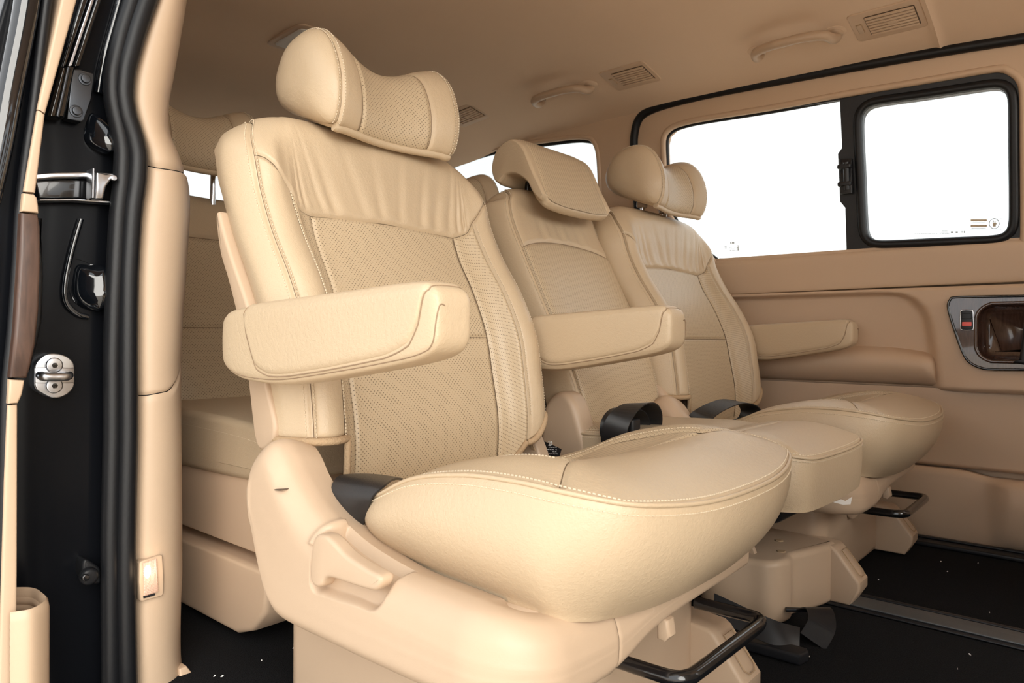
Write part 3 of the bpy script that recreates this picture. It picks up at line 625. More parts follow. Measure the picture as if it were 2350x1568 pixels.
pl = slab('plate', spline(np.array([atx(*zB(p), -1.106)[1:] for p in [(330, 1075), (400, 1092), (445, 1135), (448, 1200), (446, 1275), (400, 1325), (330, 1345), (265, 1320), (212, 1280), (208, 1200), (214, 1135), (270, 1085)]]), 60, True), 'x', -1.135, -1.106, M['steel'], st, .002)
slab('groove', np.array([atx(*zB(p), -1.104)[1:] for p in [(212, 1160), (447, 1160), (447, 1255), (212, 1255)]]), 'x', -1.110, -1.1045, M['steel'], st, .0015)
A_ = [atx(*zB(p), x) for p, x in [((245, 1205), -1.105), ((245, 1207), -1.092), ((262, 1214), -1.084), ((330, 1216), -1.083), ((398, 1214), -1.084), ((412, 1207), -1.092), ((412, 1205), -1.105)]]
tube('loop', A_, .0058, M['steel'], st, 12, res=40)
for p in [(330, 1147), (330, 1270)]:
    c_ = atx(*zB(p), -1.10)[1:]; s2 = disc('screw', c_, .0105, -1.106, -1.101, M['steel'], st, bev=.002); disc('socket', c_, .0038, -1.1012, -1.1004, M['bar'], s2, 6, .0002)
bf = root('door_buffer', tuple(atx(205, 1318, -1.11)), 'small black rubber buffer low on the jamb', 'buffer')
slab('plate', spline(np.array([atx(*zC(p), -1.10)[1:] for p in [(495, 850), (520, 825), (575, 860), (600, 890), (598, 965), (540, 968), (498, 935)]]), 40, True), 'x', -1.13, -1.098, M['rubber'], bf, .003)
c_ = atx(*zC((530, 925)), -1.095)[1:]; disc('knob', c_, .012, -1.10, -1.086, M['rubber'], bf, bev=.005); disc('bolt', atx(*zC((512, 935)), -1.085)[1:], .005, -1.09, -1.082, M['bar'], bf, bev=.002)
# step lamp
lm = root('step_lamp', tuple(atx(345, 1326, -1.09)), 'lit rectangular courtesy lamp low in the pillar cover', 'lamp')
lo = np.array([atx(*zC(p), -1.084)[1:] for p in [(832, 850), (842, 835), (955, 797), (970, 802), (978, 920), (976, 1030), (962, 1045), (850, 1076), (838, 1070), (830, 960)]])
slab('bezel', lo, 'x', -1.096, -1.0805, M['plastic'], lm, .002)
li = np.array([atx(*zC(p), -1.079)[1:] for p in [(858, 850), (940, 822), (950, 1020), (866, 1046)]])
le = slab('lens', li, 'x', -1.090, -1.0785, M['lens'], lm, .0015, label='ribbed glowing lens')
rb = MB(); p00, p10, p11, p01 = [atx(*zC(p), -1.0782) for p in [(858, 850), (940, 822), (950, 1020), (866, 1046)]]
for k in range(1, 11):
    s = k / 11.; rb.add(*tube_geo([p00 + (p10 - p00) * s, p01 + (p11 - p01) * s], .0009, 6))
for k in range(1, 22):
    s = k / 22.; rb.add(*tube_geo([p00 + (p01 - p00) * s, p10 + (p11 - p10) * s], .0008, 6))
rb.build('lens_ribs', M['lens'], le)
bc = atx(*zC((885, 900)), -1.0775); V, F = slab_geo([(bc[1] + .005 * math.cos(t), bc[2] + .010 * math.sin(t)) for t in np.linspace(0, 2 * math.pi, 20, endpoint=False)], 'x', -1.080, -1.0772, .001); mesh('bulb', V, F, M['bulb'], lm)
slab('latch_tab', np.array([atx(*zC(p), -1.078)[1:] for p in [(862, 1050), (930, 1030), (932, 1042), (864, 1062)]]), 'x', -1.082, -1.0785, M['black'], lm, .0005)
ll = bpy.data.lights.new('step_lamp_glow', 'POINT'); ll.energy = .03; ll.color = (1., .7, .45); ll.shadow_soft_size = .01
lg = bpy.data.objects.new('step_lamp_glow', ll); col.objects.link(lg); lg.location = (bc[0] + .025, bc[1], bc[2])

# ------------------------------------------------ near sliding door, pushed back open
d2 = root('door_2', (-1.06, .2, -.1), 'open near sliding door seen on edge with beige and wood trim', kind='structure')
def strip(name, pts, x0, x1, mat, bev=.003, conv=lambda p: p, label=None, par=None, sm=None):
    P = np.array([atx(*conv(p), x0)[1:] for p in pts])
    if sm: P = spline(P, sm, True)
    return slab(name, P, 'x', x1, x0, mat, par or d2, bev, label=label)
strip('door_skin', [(34, -80), (120, -80), (108, 60), (88, 240), (55, 440), (45, 600), (30, 760), (18, 900), (14, 1100), (2, 1400), (0, 1700), (-260, 1700), (-260, 1300), (-200, 700), (-110, 360), (-20, 110)], -1.04, -1.10, M['jamb'], .004)
tube('window_frame_tube', [atx(*p, -1.03) for p in [(75, -80), (52, 60), (24, 200), (0, 330), (-30, 460)]], .014, M['paint'], d2, 14, res=30)
tube('door_weatherstrip', [atx(*p, -1.03) for p in [(118, -80), (100, 60), (78, 240), (50, 440), (40, 600), (28, 760), (15, 900), (9, 1100), (-2, 1400), (-4, 1700)]], .006, M['rubber'], d2, 10, res=60)
strip('trim_strip', [(385, -80), (485, -80), (274, 680), (224, 655)], -1.02, -1.12, M['plastic'], .003, zA)
strip('trim_strip', [(224, 662), (272, 687), (214, 1158), (142, 1148)], -1.02, -1.12, M['plastic'], .003, zA)
strip('trim_strip', [(141, 1158), (205, 1165), (224, 1185), (233, 1240), (233, 1280), (130, 1268)], -1.015, -1.12, M['plastic'], .003, zA)
strip('wood_strip', [(49, 488), (88, 492), (93, 520), (94, 600), (91, 700), (82, 790), (70, 845), (62, 868), (23, 867), (34, 760), (44, 600)], -1.012, -1.10, M['woodstrip'], .004, label='dark wood grain inlay')
strip('grab_pad', [(88, 500), (98, 560), (101, 640), (97, 740), (84, 800), (70, 850), (60, 850), (80, 700)], -1.06, -1.12, M['rubber'], .004)
strip('trim_strip', [(22, 871), (57, 873), (52, 905), (42, 926), (19, 927)], -1.015, -1.12, M['plastic'], .003)
strip('trim_strip', [(18, 930), (41, 929), (40, 1300), (37, 1700), (-8, 1700), (2, 1400), (11, 1100)], -1.02, -1.12, M['plastic'], .003)
# bottle holder on the door
t0 = atx(38, 1395, -1.02); t1 = atx(102, 1390, -1.06); zt = atx(60, 1378, -1.04)[2]
by0, by1 = t0[1], t1[1]
pth = spline([(-1.005, by0 - .01), (-1.000, by0 + .012), (-1.022, by1 - .006), (-1.055, by1), (-1.09, by1 - .004), (-1.115, by0 + .012), (-1.118, by0 - .01)], 50)
bnet = []
for z, o in ((-.25, 0), (zt - .10, 0), (zt - .012, 0), (zt - .003, .0015), (zt, .004), (zt - .003, .0065), (zt - .012, .007)):
    q = pth.copy(); c0 = np.array([-1.06, by0]); dirs = (c0 - q); dirs /= np.linalg.norm(dirs, axis=1, keepdims=True); q = q + dirs * o; bnet.append(np.concatenate([q, np.full((50, 1), z)], 1))
zi = zt - .012
for k in range(7):
    for o, dz in ((.007, 0), (.0095, -.003), (.0095, -.007)):
        q = pth.copy(); dirs = (np.array([-1.06, by0]) - q); dirs /= np.linalg.norm(dirs, axis=1, keepdims=True); bnet.append(np.concatenate([q + dirs * o, np.full((50, 1), zi - k * .010 + dz)], 1))
mesh('bottle_holder', np.concatenate(bnet), grid_faces(50, len(bnet), True), M['plastic'], d2, sharp=50, label='beige ribbed bottle holder')
# ================================================================ SEATS
def mirror_half(h):                                       # half row centre->back edge  =>  full row near->far
    h = [np.array(p, float) for p in h]; L = [np.array([p[1], -p[0], p[2]]) for p in h[:0:-1]]; R_ = [np.array([p[1], p[0], p[2]]) for p in h]
    return L + R_
def captain_backrest(seat):
    rows = []
    def rw(z, xs, dc, h=.241):
        rows.append(mirror_half([(0, xs - dc, z), (.150, xs - dc * .80, z), (.190, xs + .004, z), (.217, xs + .014, z), (h, xs, z), (h + .021, xs - .045, z), (h + .010, xs - .092, z)]))
    for z, xs, dc in ((.285, -.803, .036), (.335, -.800, .033), (.39, -.799, .036), (.46, -.808, .042), (.53, -.822, .044), (.60, -.856, .040), (.67, -.903, .032), (.73, -.934, .017)): rw(z, xs, dc)
    rows.append(mirror_half([(0, -.953, .787), (.150, -.9526, .786), (.190, -.947, .785), (.217, -.937, .784), (.241, -.951, .780), (.262, -.993, .766), (.251, -1.038, .752)]))
    rows.append(mirror_half([(0, -.958, .838), (.15, -.961, .835), (.185, -.964, .831), (.210, -.968, .825), (.232, -.977, .816), (.256, -1.008, .800), (.250, -1.05, .785)]))
    rows.append(mirror_half([(0, -.992, .866), (.14, -.996, .863), (.172, -.999, .859), (.193, -1.003, .854), (.212, -1.010, .846), (.243, -1.032, .822), (.245, -1.065, .80)]))
    rows.append(mirror_half([(0, -1.035, .869), (.135, -1.038, .866), (.165, -1.041, .862), (.183, -1.044, .857), (.199, -1.048, .850), (.233, -1.058, .826), (.226, -1.082, .80)]))
    rows.append(mirror_half([(0, -1.080, .845), (.13, -1.081, .842), (.16, -1.082, .836), (.18, -1.083, .83), (.195, -1.085, .823), (.215, -1.092, .80), (.195, -1.098, .775)]))
    S = Net(rows)
    mb = MB()
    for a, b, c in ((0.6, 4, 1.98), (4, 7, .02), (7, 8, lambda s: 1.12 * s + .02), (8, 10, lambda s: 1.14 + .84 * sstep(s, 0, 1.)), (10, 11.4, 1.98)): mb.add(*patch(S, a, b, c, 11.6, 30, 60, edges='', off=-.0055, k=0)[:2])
    core = mb.build('backrest', M['seam_shade'], seat)
    L, P = M['leather'], M['perf']
    vs = lambda s: 6.55 + .12 * np.sin(np.pi * s)
    wseam = 3.88
    def puffy(a): return dict(dip=.004, w=.0035, puff=a, pw=.03)
    panel('centre_panel', S, 5, 7, wseam, vs, 60, 70, P, core, **puffy(.002))
    panel('lumbar_panel', S, 5, 7, 0, wseam, 60, 80, P, core, **puffy(.002))
    topb = curve1([2, 2.5, 3.2, 4.0, 4.5, 5, 6, 7, 7.5, 8.0, 8.8, 9.5, 10], [8.05, 7.9, 7.6, 7.1, 6.75, 6.55, 6.67, 6.55, 6.75, 7.1, 7.6, 7.9, 8.05])
    for a, b, edge in ((4, 5, 'lr'), (7, 8, 'lr')):
        t1_ = (lambda s, a=a: topb(a + s)); panel('bolster_insert', S, a, b, 0 if a == 4 else (lambda s: 1.1 * s), t1_, 22, 110, P, core, dip=.003, w=.004)
    for a, b in ((2, 4), (8, 10)):
        t1_ = (lambda s, a=a: topb(a + 2 * s)); panel('bolster_panel', S, a, b, 1.93 if a == 2 else (lambda s: 1.1 + .83 * sstep(s, 0, 1.)), t1_, 40, 110, L, core, dip=.0045, w=.0045)
    rnd = random.Random(4); wr = []
    for s0, l_, d_ in ((.335, -.10, .16), (.365, -.12, .22), (.405, -.12, .30), (.425, -.10, .24), (.47, -.10, .34), (.495, -.05, .30), (.525, .0, .34), (.56, .02, .30), (.585, .04, .24), (.615, .05, .34), (.645, .04, .24), (.675, .04, .18)): wr.append((s0, rnd.uniform(.0045, .007), rnd.uniform(.0016, .0030), l_, d_))
    def wrinkle(s, t, Pp):
        h = 0
        for s0, w_, a_, l_, d_ in wr:
            q = (s - s0 - l_ * t); h = h + a_ * (-np.exp(-(q / w_) ** 2) + .8 * np.exp(-((q - 2.1 * w_) / (1.6 * w_)) ** 2)) * np.exp(-(t / d_) ** 2) * sstep(t, .004, .05)
        return h
    # the upper piece runs over the top, its lower rim follows the seams of both bolsters
    panel('upper_panel', S, 2, 10, lambda s: topb(2 + 8 * s), 12, 300, 90, L, core, edges='lrb', dip=.004, w=.0032, disp=wrinkle, k=0)
    for a, b in ((0, 2), (10, 12)):
        panel('side_panel', S, a, b, 1.9, 12, 30, 90, L, core, edges='lrb', dip=.0045, w=.0045)
    # stitches along seams
    paths = []
    for u0, v0, v1 in ((2.14, 1.95, 11.2), (1.80, 1.95, 11.2), (9.86, 1.95, 11.2), (10.2, 1.95, 11.2)): paths.append(surf_path(S, u0, lambda t, v0=v0, v1=v1: v0 + (v1 - v0) * t, n=400))
    for u0, v1 in ((3.86, 7.05), (8.14, 7.05)): paths.append(surf_path(S, u0, lambda t, v1=v1: 1.95 + (v1 - 1.95) * t, n=300))
    stitches(paths, 'stitching', M['thread'], core)
    # brushed hem under the bolsters
    for a, b in ((0, 4), (8, 12)):
        uu = np.linspace(a, b, 40); Pp = S(uu, np.full(40, 1.94) if a == 0 else 1.1 + .84 * sstep(uu, 8, 10))
        Pp[:, 2] -= .002; cen_ = Pp.mean(0); Pp[:, :2] = cen_[:2] + (Pp[:, :2] - cen_[:2]) * .985; lo_ = Pp.copy(); tube('hem', Pp, .0055, M['fleece'], core, 10)
        mesh('hem_base', lo_, [tuple(range(40))], M['fleece'], core, smooth=False)
    tube('hem', S(np.full(30, 4.0), np.linspace(0.1, 1.95, 30)), .005, M['fleece'], core, 10)
    tube('hem', S(np.linspace(7.05, 8, 30), np.linspace(0.05, 1.1, 30)), .005, M['fleece'], core, 10)
    # hard back shell
    bn_ = []
    for j in range(13):
        a_, b_ = S(0., float(j)), S(12., float(j)); bn_.append([a_ + np.array([.014, .014, 0])] + [a_ + (b_ - a_) * f + np.array([-.030 * math.sin(math.pi * f), 0, 0]) for f in (.08, .3, .5, .7, .92)] + [b_ + np.array([.014, -.014, 0])])
    panel('back_shell', Net(bn_), 0, 6, 1.6, 12, 40, 60, M['plastic'], core, flip=True, edges='', k=0)
    rib = spline([(-.893, .375), (-.858, .378), (-.846, .402), (-.866, .451), (-.895, .52), (-.925, .575), (-.958, .625), (-.985, .67), (-1.0, .70), (-1.008, .69), (-.995, .64), (-.972, .60), (-.945, .545), (-.918, .47)], 60, True)
    for y0, y1 in ((-.268, -.235), (.235, .268)): slab('shell_rib', rib, 'y', y0, y1, M['plastic'], core, .005)
    return core

HR_RIDGE = [(-.928, .845), (-.909, .866), (-.904, .905), (-.913, .945), (-.932, .980), (-.962, 1.003), (-1.004, 1.008), (-1.048, .993), (-1.077, .952), (-1.075, .912), (-1.045, .886), (-.985, .862)]
HR_MID = [(-.946, .843), (-.930, .862), (-.932, .897), (-.941, .928), (-.955, .953), (-.974, .968), (-1.0, .973), (-1.03, .963), (-1.046, .935), (-1.041, .905), (-1.02, .883), (-.985, .862)]
def captain_headrest(seat, dx=0., dz=0., yc=0., posts=True, name='headrest', perf=True):
    A, B = np.array(HR_RIDGE), np.array(HR_MID); cen = A.mean(0)
    colsd = [(-.152, .0004, 1), (-.150, .45, 1), (-.141, .80, 1), (-.122, 1., 1.), (-.098, 1., .86), (-.075, 1., .58), (-.04, 1., .18), (0, 1., 0)]
    colsd = colsd + [(-y, s, w) for y, s, w in colsd[-2::-1]]
    net = []
    for r in range(12):
        rowp = []
        for y, s, w in colsd:
            p = B[r] * (1 - w) + A[r] * w; p = cen + (p - cen) * s; rowp.append((p[0] + dx, y + yc, p[1] + dz))
        net.append(rowp)
    S = Net(net, wrapv=True)
    L, P = M['leather'], (M['perf'] if perf else M['leather'])
    kw = dict(edges='lr', dip=.0035, w=.0035, flip=False)
    core = panel(name, S, 0.05, 13.95, 0, 12, 50, 60, M['seam_shade'], seat, edges='', off=-.004, k=0)
    panel('end_panel', S, 0, 3, 0, 12, 24, 80, L, core, edges='r', dip=.0035, w=.0035, k=0)
    panel('end_panel', S, 11, 14, 0, 12, 24, 80, L, core, edges='l', dip=.0035, w=.0035, k=0)
    panel('lobe_panel', S, 3, 5.1, 0, 12, 24, 80, L, core, **kw)
    panel('lobe_panel', S, 8.9, 11, 0, 12, 24, 80, L, core, **kw)
    panel('centre_panel', S, 5.1, 8.9, 0, 12, 40, 80, P, core, **kw)
    lipv = np.linspace(3.05, 10.95, 60); tube('bottom_lip', S(lipv, np.full(60, 11.9)) + np.array([.004, 0, -.001]), .007, L, core, 10)
    paths = []
    for u in (2.82, 3.22, 10.78, 11.18): paths.append(surf_path(S, u, lambda t: .1 + 6.4 * t, n=250))
    stitches(paths, 'stitching', M['thread'], core)
    if posts:
        for s_ in (-.06, .06):
            po = tube('post', [(-1.005 + dx, s_ + yc, .78 + dz), (-1.0 + dx, s_ + yc, .90 + dz)], .0065, M['chrome'], core, 14); slab('collar', [(-1.004 + dx + .014 * math.cos(t), s_ + yc + .016 * math.sin(t)) for t in np.linspace(0, 6.283, 24, endpoint=False)], 'z', .855 + dz, .872 + dz, M['plastic'], core, .004)
    return core

def coons_cushion(seat, near, front, zb, dome, mats, name='cushion', sym=True, tb=None, strips=(.16, .84), tfront=.66, tcurve=.2, side_out=.014, bottom_in=.045, bottom_side=.012, depth=None, yc=0., valley=.0):
    """near: (t -> x,y,z) side rim control points back->front corner (y negative); far side is its mirror; front: rim between the corners"""
    near = np.array(near, float); far = near * np.array([1, -1, 1]); front = np.array(front, float)
    allp = np.concatenate([near, front[1:-1], far[::-1]]); dn = spline(allp, 40 * (len(allp) - 1) + 1); kn = 40 * (len(near) - 1)
    near, front, far = dn[:kn + 1], dn[kn:len(dn) - kn], dn[len(dn) - kn - 1:][::-1]; Nn = lambda t: pev(near, t); Ff = lambda t: pev(far, t)
    def pev(P, t):
        t = np.asarray(t, float); m = len(P); d_ = np.r_[0, np.cumsum(np.linalg.norm(np.diff(P, axis=0), axis=1))]; return np.stack([np.interp(np.clip(t, 0, 1) * d_[-1], d_, P[:, k]) for k in range(3)], -1); q = np.clip(t, 0, 1) * (m - 1); i = np.clip(np.floor(q).astype(int), 0, m - 2); w = crw(q - i)
        return sum(w[..., k, None] * E[i + k] for k in range(4))
    back = np.array([near[0], near[0] * np.array([1, .5, 1]), near[0] * np.array([1, 0, 1]), far[0] * np.array([1, .5, 1]), far[0]])
    c00, c10, c01, c11 = near[0], far[0], near[-1], far[-1]
    def S(s, t):
        s, t = np.broadcast_arrays(np.asarray(s, float), np.asarray(t, float)); s_, t_ = s[..., None], t[..., None]
        P = (1 - s_) * Nn(t) + s_ * Ff(t) + (1 - t_) * pev(back, s) + t_ * pev(front, s) - ((1 - s_) * (1 - t_) * c00 + s_ * (1 - t_) * c10 + (1 - s_) * t_ * c01 + s_ * t_ * c11)
        h = dome(s, t); P = P + np.stack([np.zeros_like(h), np.zeros_like(h), h], -1); P[..., 1] += yc; return P
    loop = even(dn, 200); loop[:, 1] += yc
    tgt = np.gradient(loop, axis=0); on = np.stack([tgt[:, 1], -tgt[:, 0], np.zeros(len(loop))], 1); on /= np.maximum(np.linalg.norm(on, axis=1, keepdims=True), 1e-9)
    if (on[10] @ np.array([0, -1, 0])) < 0: on = -on
    zbv = zb(loop); zbv = np.convolve(np.pad(zbv, 10, mode='edge'), np.hanning(21) / np.hanning(21).sum(), mode='valid')
    def W(q, h):
        q, h = np.broadcast_arrays(np.asarray(q, float), np.asarray(h, float)); k = np.clip(q, 0, 1) * (len(loop) - 1); i = np.clip(np.floor(k).astype(int), 0, len(loop) - 2); f = (k - i)[..., None]
        P = loop[i] * (1 - f) + loop[i + 1] * f; n = on[i] * (1 - f) + on[i + 1] * f; z1_ = zbv[i] * (1 - f[..., 0]) + zbv[i + 1] * f[..., 0]
        fb = sstep(np.abs(n[..., 0]), .0, 1.); o = (side_out * (1 - .8 * fb)) * np.sin(np.pi * np.clip(h * 1.05, 0, 1)) - (bottom_in * fb + bottom_side * (1 - fb)) * h ** 2.2
        Q = P + n * o[..., None]; Q[..., 2] = P[..., 2] + (z1_ - P[..., 2]) * h; return Q
    L, P = mats; core = panel(name, S, 0, 1, 0, 1, 60, 60, M['seam_shade'], seat, edges='', off=-.0035, k=0, flip=True)
    s0, s1 = strips; tf = lambda s: tfront + tcurve * np.abs(2 * s - 1) ** 2
    kw = dict(dip=.0035, w=.004, flip=True)
    panel('centre_panel', S, s0, s1, 0, lambda s: tf(s0 + (s1 - s0) * s), 50, 60, P, core, **kw)
    panel('thigh_strip', S, 0, s0, 0, lambda s: tf(s0 * s), 24, 60, L if tb is None else tb[0], core, dip=.0025, w=.005, flip=True)
    panel('thigh_strip', S, s1, 1, 0, lambda s: tf(s1 + (1 - s1) * s), 24, 60, P if tb is None else tb[1], core, dip=.0025, w=.005, flip=True)
    panel('front_panel', S, 0, 1, lambda s: tf(s), 1, 90, 60, L, core, dip=.0025, w=.005, flip=True)
    panel('side_wall', W, 0, 1, 0, 1, 160, 40, L, core, flip=True, edges='b', dip=.0015, w=.005, k=.25)
    mesh('underside', np.concatenate([W(np.linspace(0, 1, 80), np.full(80, 1.))]), [tuple(range(80))], M['fleece'], core, smooth=False)
    tube('piping', loop - on * .0008 + np.array([0, 0, -.0012]), .0026, L, core, 8)
    st_ = []
    for hh, off_ in ((.085, 0),): st_.append(surf_path(W, lambda t: .01 + .98 * t, hh, flip=True, n=500))
    e_ = .018
    rimS = even(np.concatenate([S(np.full(60, e_ * 1.3), np.linspace(0, 1 - e_, 60)), S(np.linspace(e_ * 1.3, 1 - e_ * 1.3, 60), np.full(60, 1 - e_)), S(np.full(60, 1 - e_ * 1.3), np.linspace(1 - e_, 0, 60))]), 400)
    st_.append((rimS + np.array([0, 0, .0006]), np.repeat([[0, 0, 1.]], 400, 0)))
    st_.append(surf_path(S, s0 * .86, lambda t: t * float(tf(np.array(s0))) * .98, n=200, flip=True)); st_.append(surf_path(S, 1 - (1 - s1) * .86, lambda t: t * float(tf(np.array(s1))) * .98, n=200, flip=True))
    stitches(st_, 'stitching', M['thread'], core)
    return core, S, W

def captain_cushion(seat):
    near = [(-.86, -.180, .300), (-.77, -.188, .306), (-.715, -.220, .318), (-.668, -.241, .335), (-.60, -.247, .365), (-.52, -.249, .380), (-.45, -.248, .383), (-.395, -.240, .379), (-.352, -.208, .370)]
    front = [(-.352, -.208, .370), (-.332, -.16, .363), (-.320, -.09, .357), (-.317, 0, .355), (-.320, .09, .357), (-.332, .16, .363), (-.352, .208, .370)]
    def dome(s, t):
        e = np.sin(np.pi * np.clip(s, 0, 1)); v = np.clip(t, 0, 1)
        bol = .013 * (gauss(s, .12, .10) + gauss(s, .88, .10)) * sstep(v, .05, .4) * (1 - sstep(v, .6, 1.0))
        val = -.026 * gauss(s, .5, .26) * sstep(v, .1, .4) * (1 - sstep(v, .55, .8))
        frt = .026 * np.sqrt(np.clip(1 - ((v - .76) / .30) ** 2, 0, 1)) * (v > .46) * e ** .5
        edge = 1 - np.exp(-(np.minimum(np.minimum(s, 1 - s) / .06, (1 - v) / .07)) ** 1.3)
        return (bol + val + .004 + .011 * gauss(v, .76, .17) * e ** .4) * edge
    zb = lambda P: np.interp(P[:, 0], [-.86, -.72, -.67, -.60, -.45, -.38, -.32], [.25, .262, .268, .262, .258, .245, .238])
    return coons_cushion(seat, near, front, zb, dome, (M['leather'], M['perf']), strips=(.17, .80), tfront=.69, tcurve=.2, side_out=.016, bottom_in=.055)

def armrest(seat, sgn, y0, y1, xa, xb):
    # side outline as stations along the length: (x, z low, z high, how full the section is)
    stn = [(-.889, .5148, .5152, .001), (-.8885, .506, .524, .25), (-.884, .488, .541, .72), (-.868, .475, .553, .93), (-.835, .465, .558, 1), (-.79, .4615, .561, 1), (-.74, .462, .5635, 1), (-.68, .469, .566, 1), (-.61, .479, .569, 1), (-.55, .4885, .572, 1), (-.51, .496, .573, 1), (-.490, .503, .571, .97), (-.481, .510, .566, .90), (-.477, .520, .556, .68), (-.4763, .5378, .5382, .001)]
    stn = [(xa + (x + .889) / (.889 - .4763) * (xb - xa), zl, zh, f) for x, zl, zh, f in stn]
    yc, hy = (y0 + y1) / 2, (y1 - y0) / 2; ang = []
    net = []
    K = 16
    for k in range(K):                                    # ring: starts at the outer bottom edge, up the outer face, over the top, down inside
        t = 2 * math.pi * k / K - math.pi * .75; c_, s_ = math.cos(t), math.sin(t); e = .42
        cy = math.copysign(abs(c_) ** e, c_); cz = math.copysign(abs(s_) ** e, s_); rowp = []
        for x, zl, zh, f in stn:
            rowp.append((x, sgn * (yc - cy * hy * f), (zl + zh) / 2 + cz * (zh - zl) / 2))
        net.append(rowp)
    # ring index: angle -135 deg first; outer face is where y is largest
    S = Net(net, wrapv=True); fl = sgn > 0
    kw = dict(flip=not fl)
    core = panel('armrest', S, 0, 14, 0, K, 70, 64, M['leather'], seat, edges='', k=0, **kw)
    # cos<0 side is the outer one: ring angles 90..270 deg -> index (225+..)
    vi = lambda deg: ((deg + 135.) / 360.) * K
    # pad: from a curved seam low on the outer face, over the top, to the same seam inside
    uu = [4.35, 4.5, 5.0, 5.6, 6.3, 7.5, 9.0, 9.9, 10.45, 10.9, 11.1]
    low = [150., 170., 200., 211., 213., 212., 208., 198., 182., 150., 138.]
    lowf = lambda t: np.interp(4.35 + 6.75 * t, uu, low)
    pu = lambda s, a, b: a + (b - a) * s
    panel('arm_pad', S, 4.35, 11.1, lambda s: vi(180 - lowf(s)), lambda s: vi(lowf(s)), 60, 70, M['leather'], core, dip=.002, w=.0025, puff=.0028, pw=.006, **kw)
    paths = [surf_path(S, lambda t: 13.2 - 10.7 * t, lambda t: np.interp(t, [0, .12, .2, 1], [vi(140), vi(205), vi(222), vi(226)]), n=80)]
    tube('arm_seam_shade', paths[0][0], .0009, M['seam_shade'], core, 6)  # dark tube paints the shadow line of the armrest seam
    e1 = S(4.35 + 6.75 * np.linspace(0, 1, 80), vi(lowf(np.linspace(0, 1, 80)))); e2 = S(4.35 + 6.75 * np.linspace(0, 1, 80), vi(180 - lowf(np.linspace(0, 1, 80))))
    a1_ = S(np.full(20, 4.35), np.linspace(vi(180 - 150.), vi(150.), 20)); a2_ = S(np.full(20, 11.1), np.linspace(vi(180 - 138.), vi(138.), 20))
    tube('pad_seam_shade', np.concatenate([a1_, e1[1:], a2_[::-1][1:], e2[::-1][1:]]), .0008, M['seam_shade'], core, 6)  # same painted seam shadow around the rim of the pad
    return core

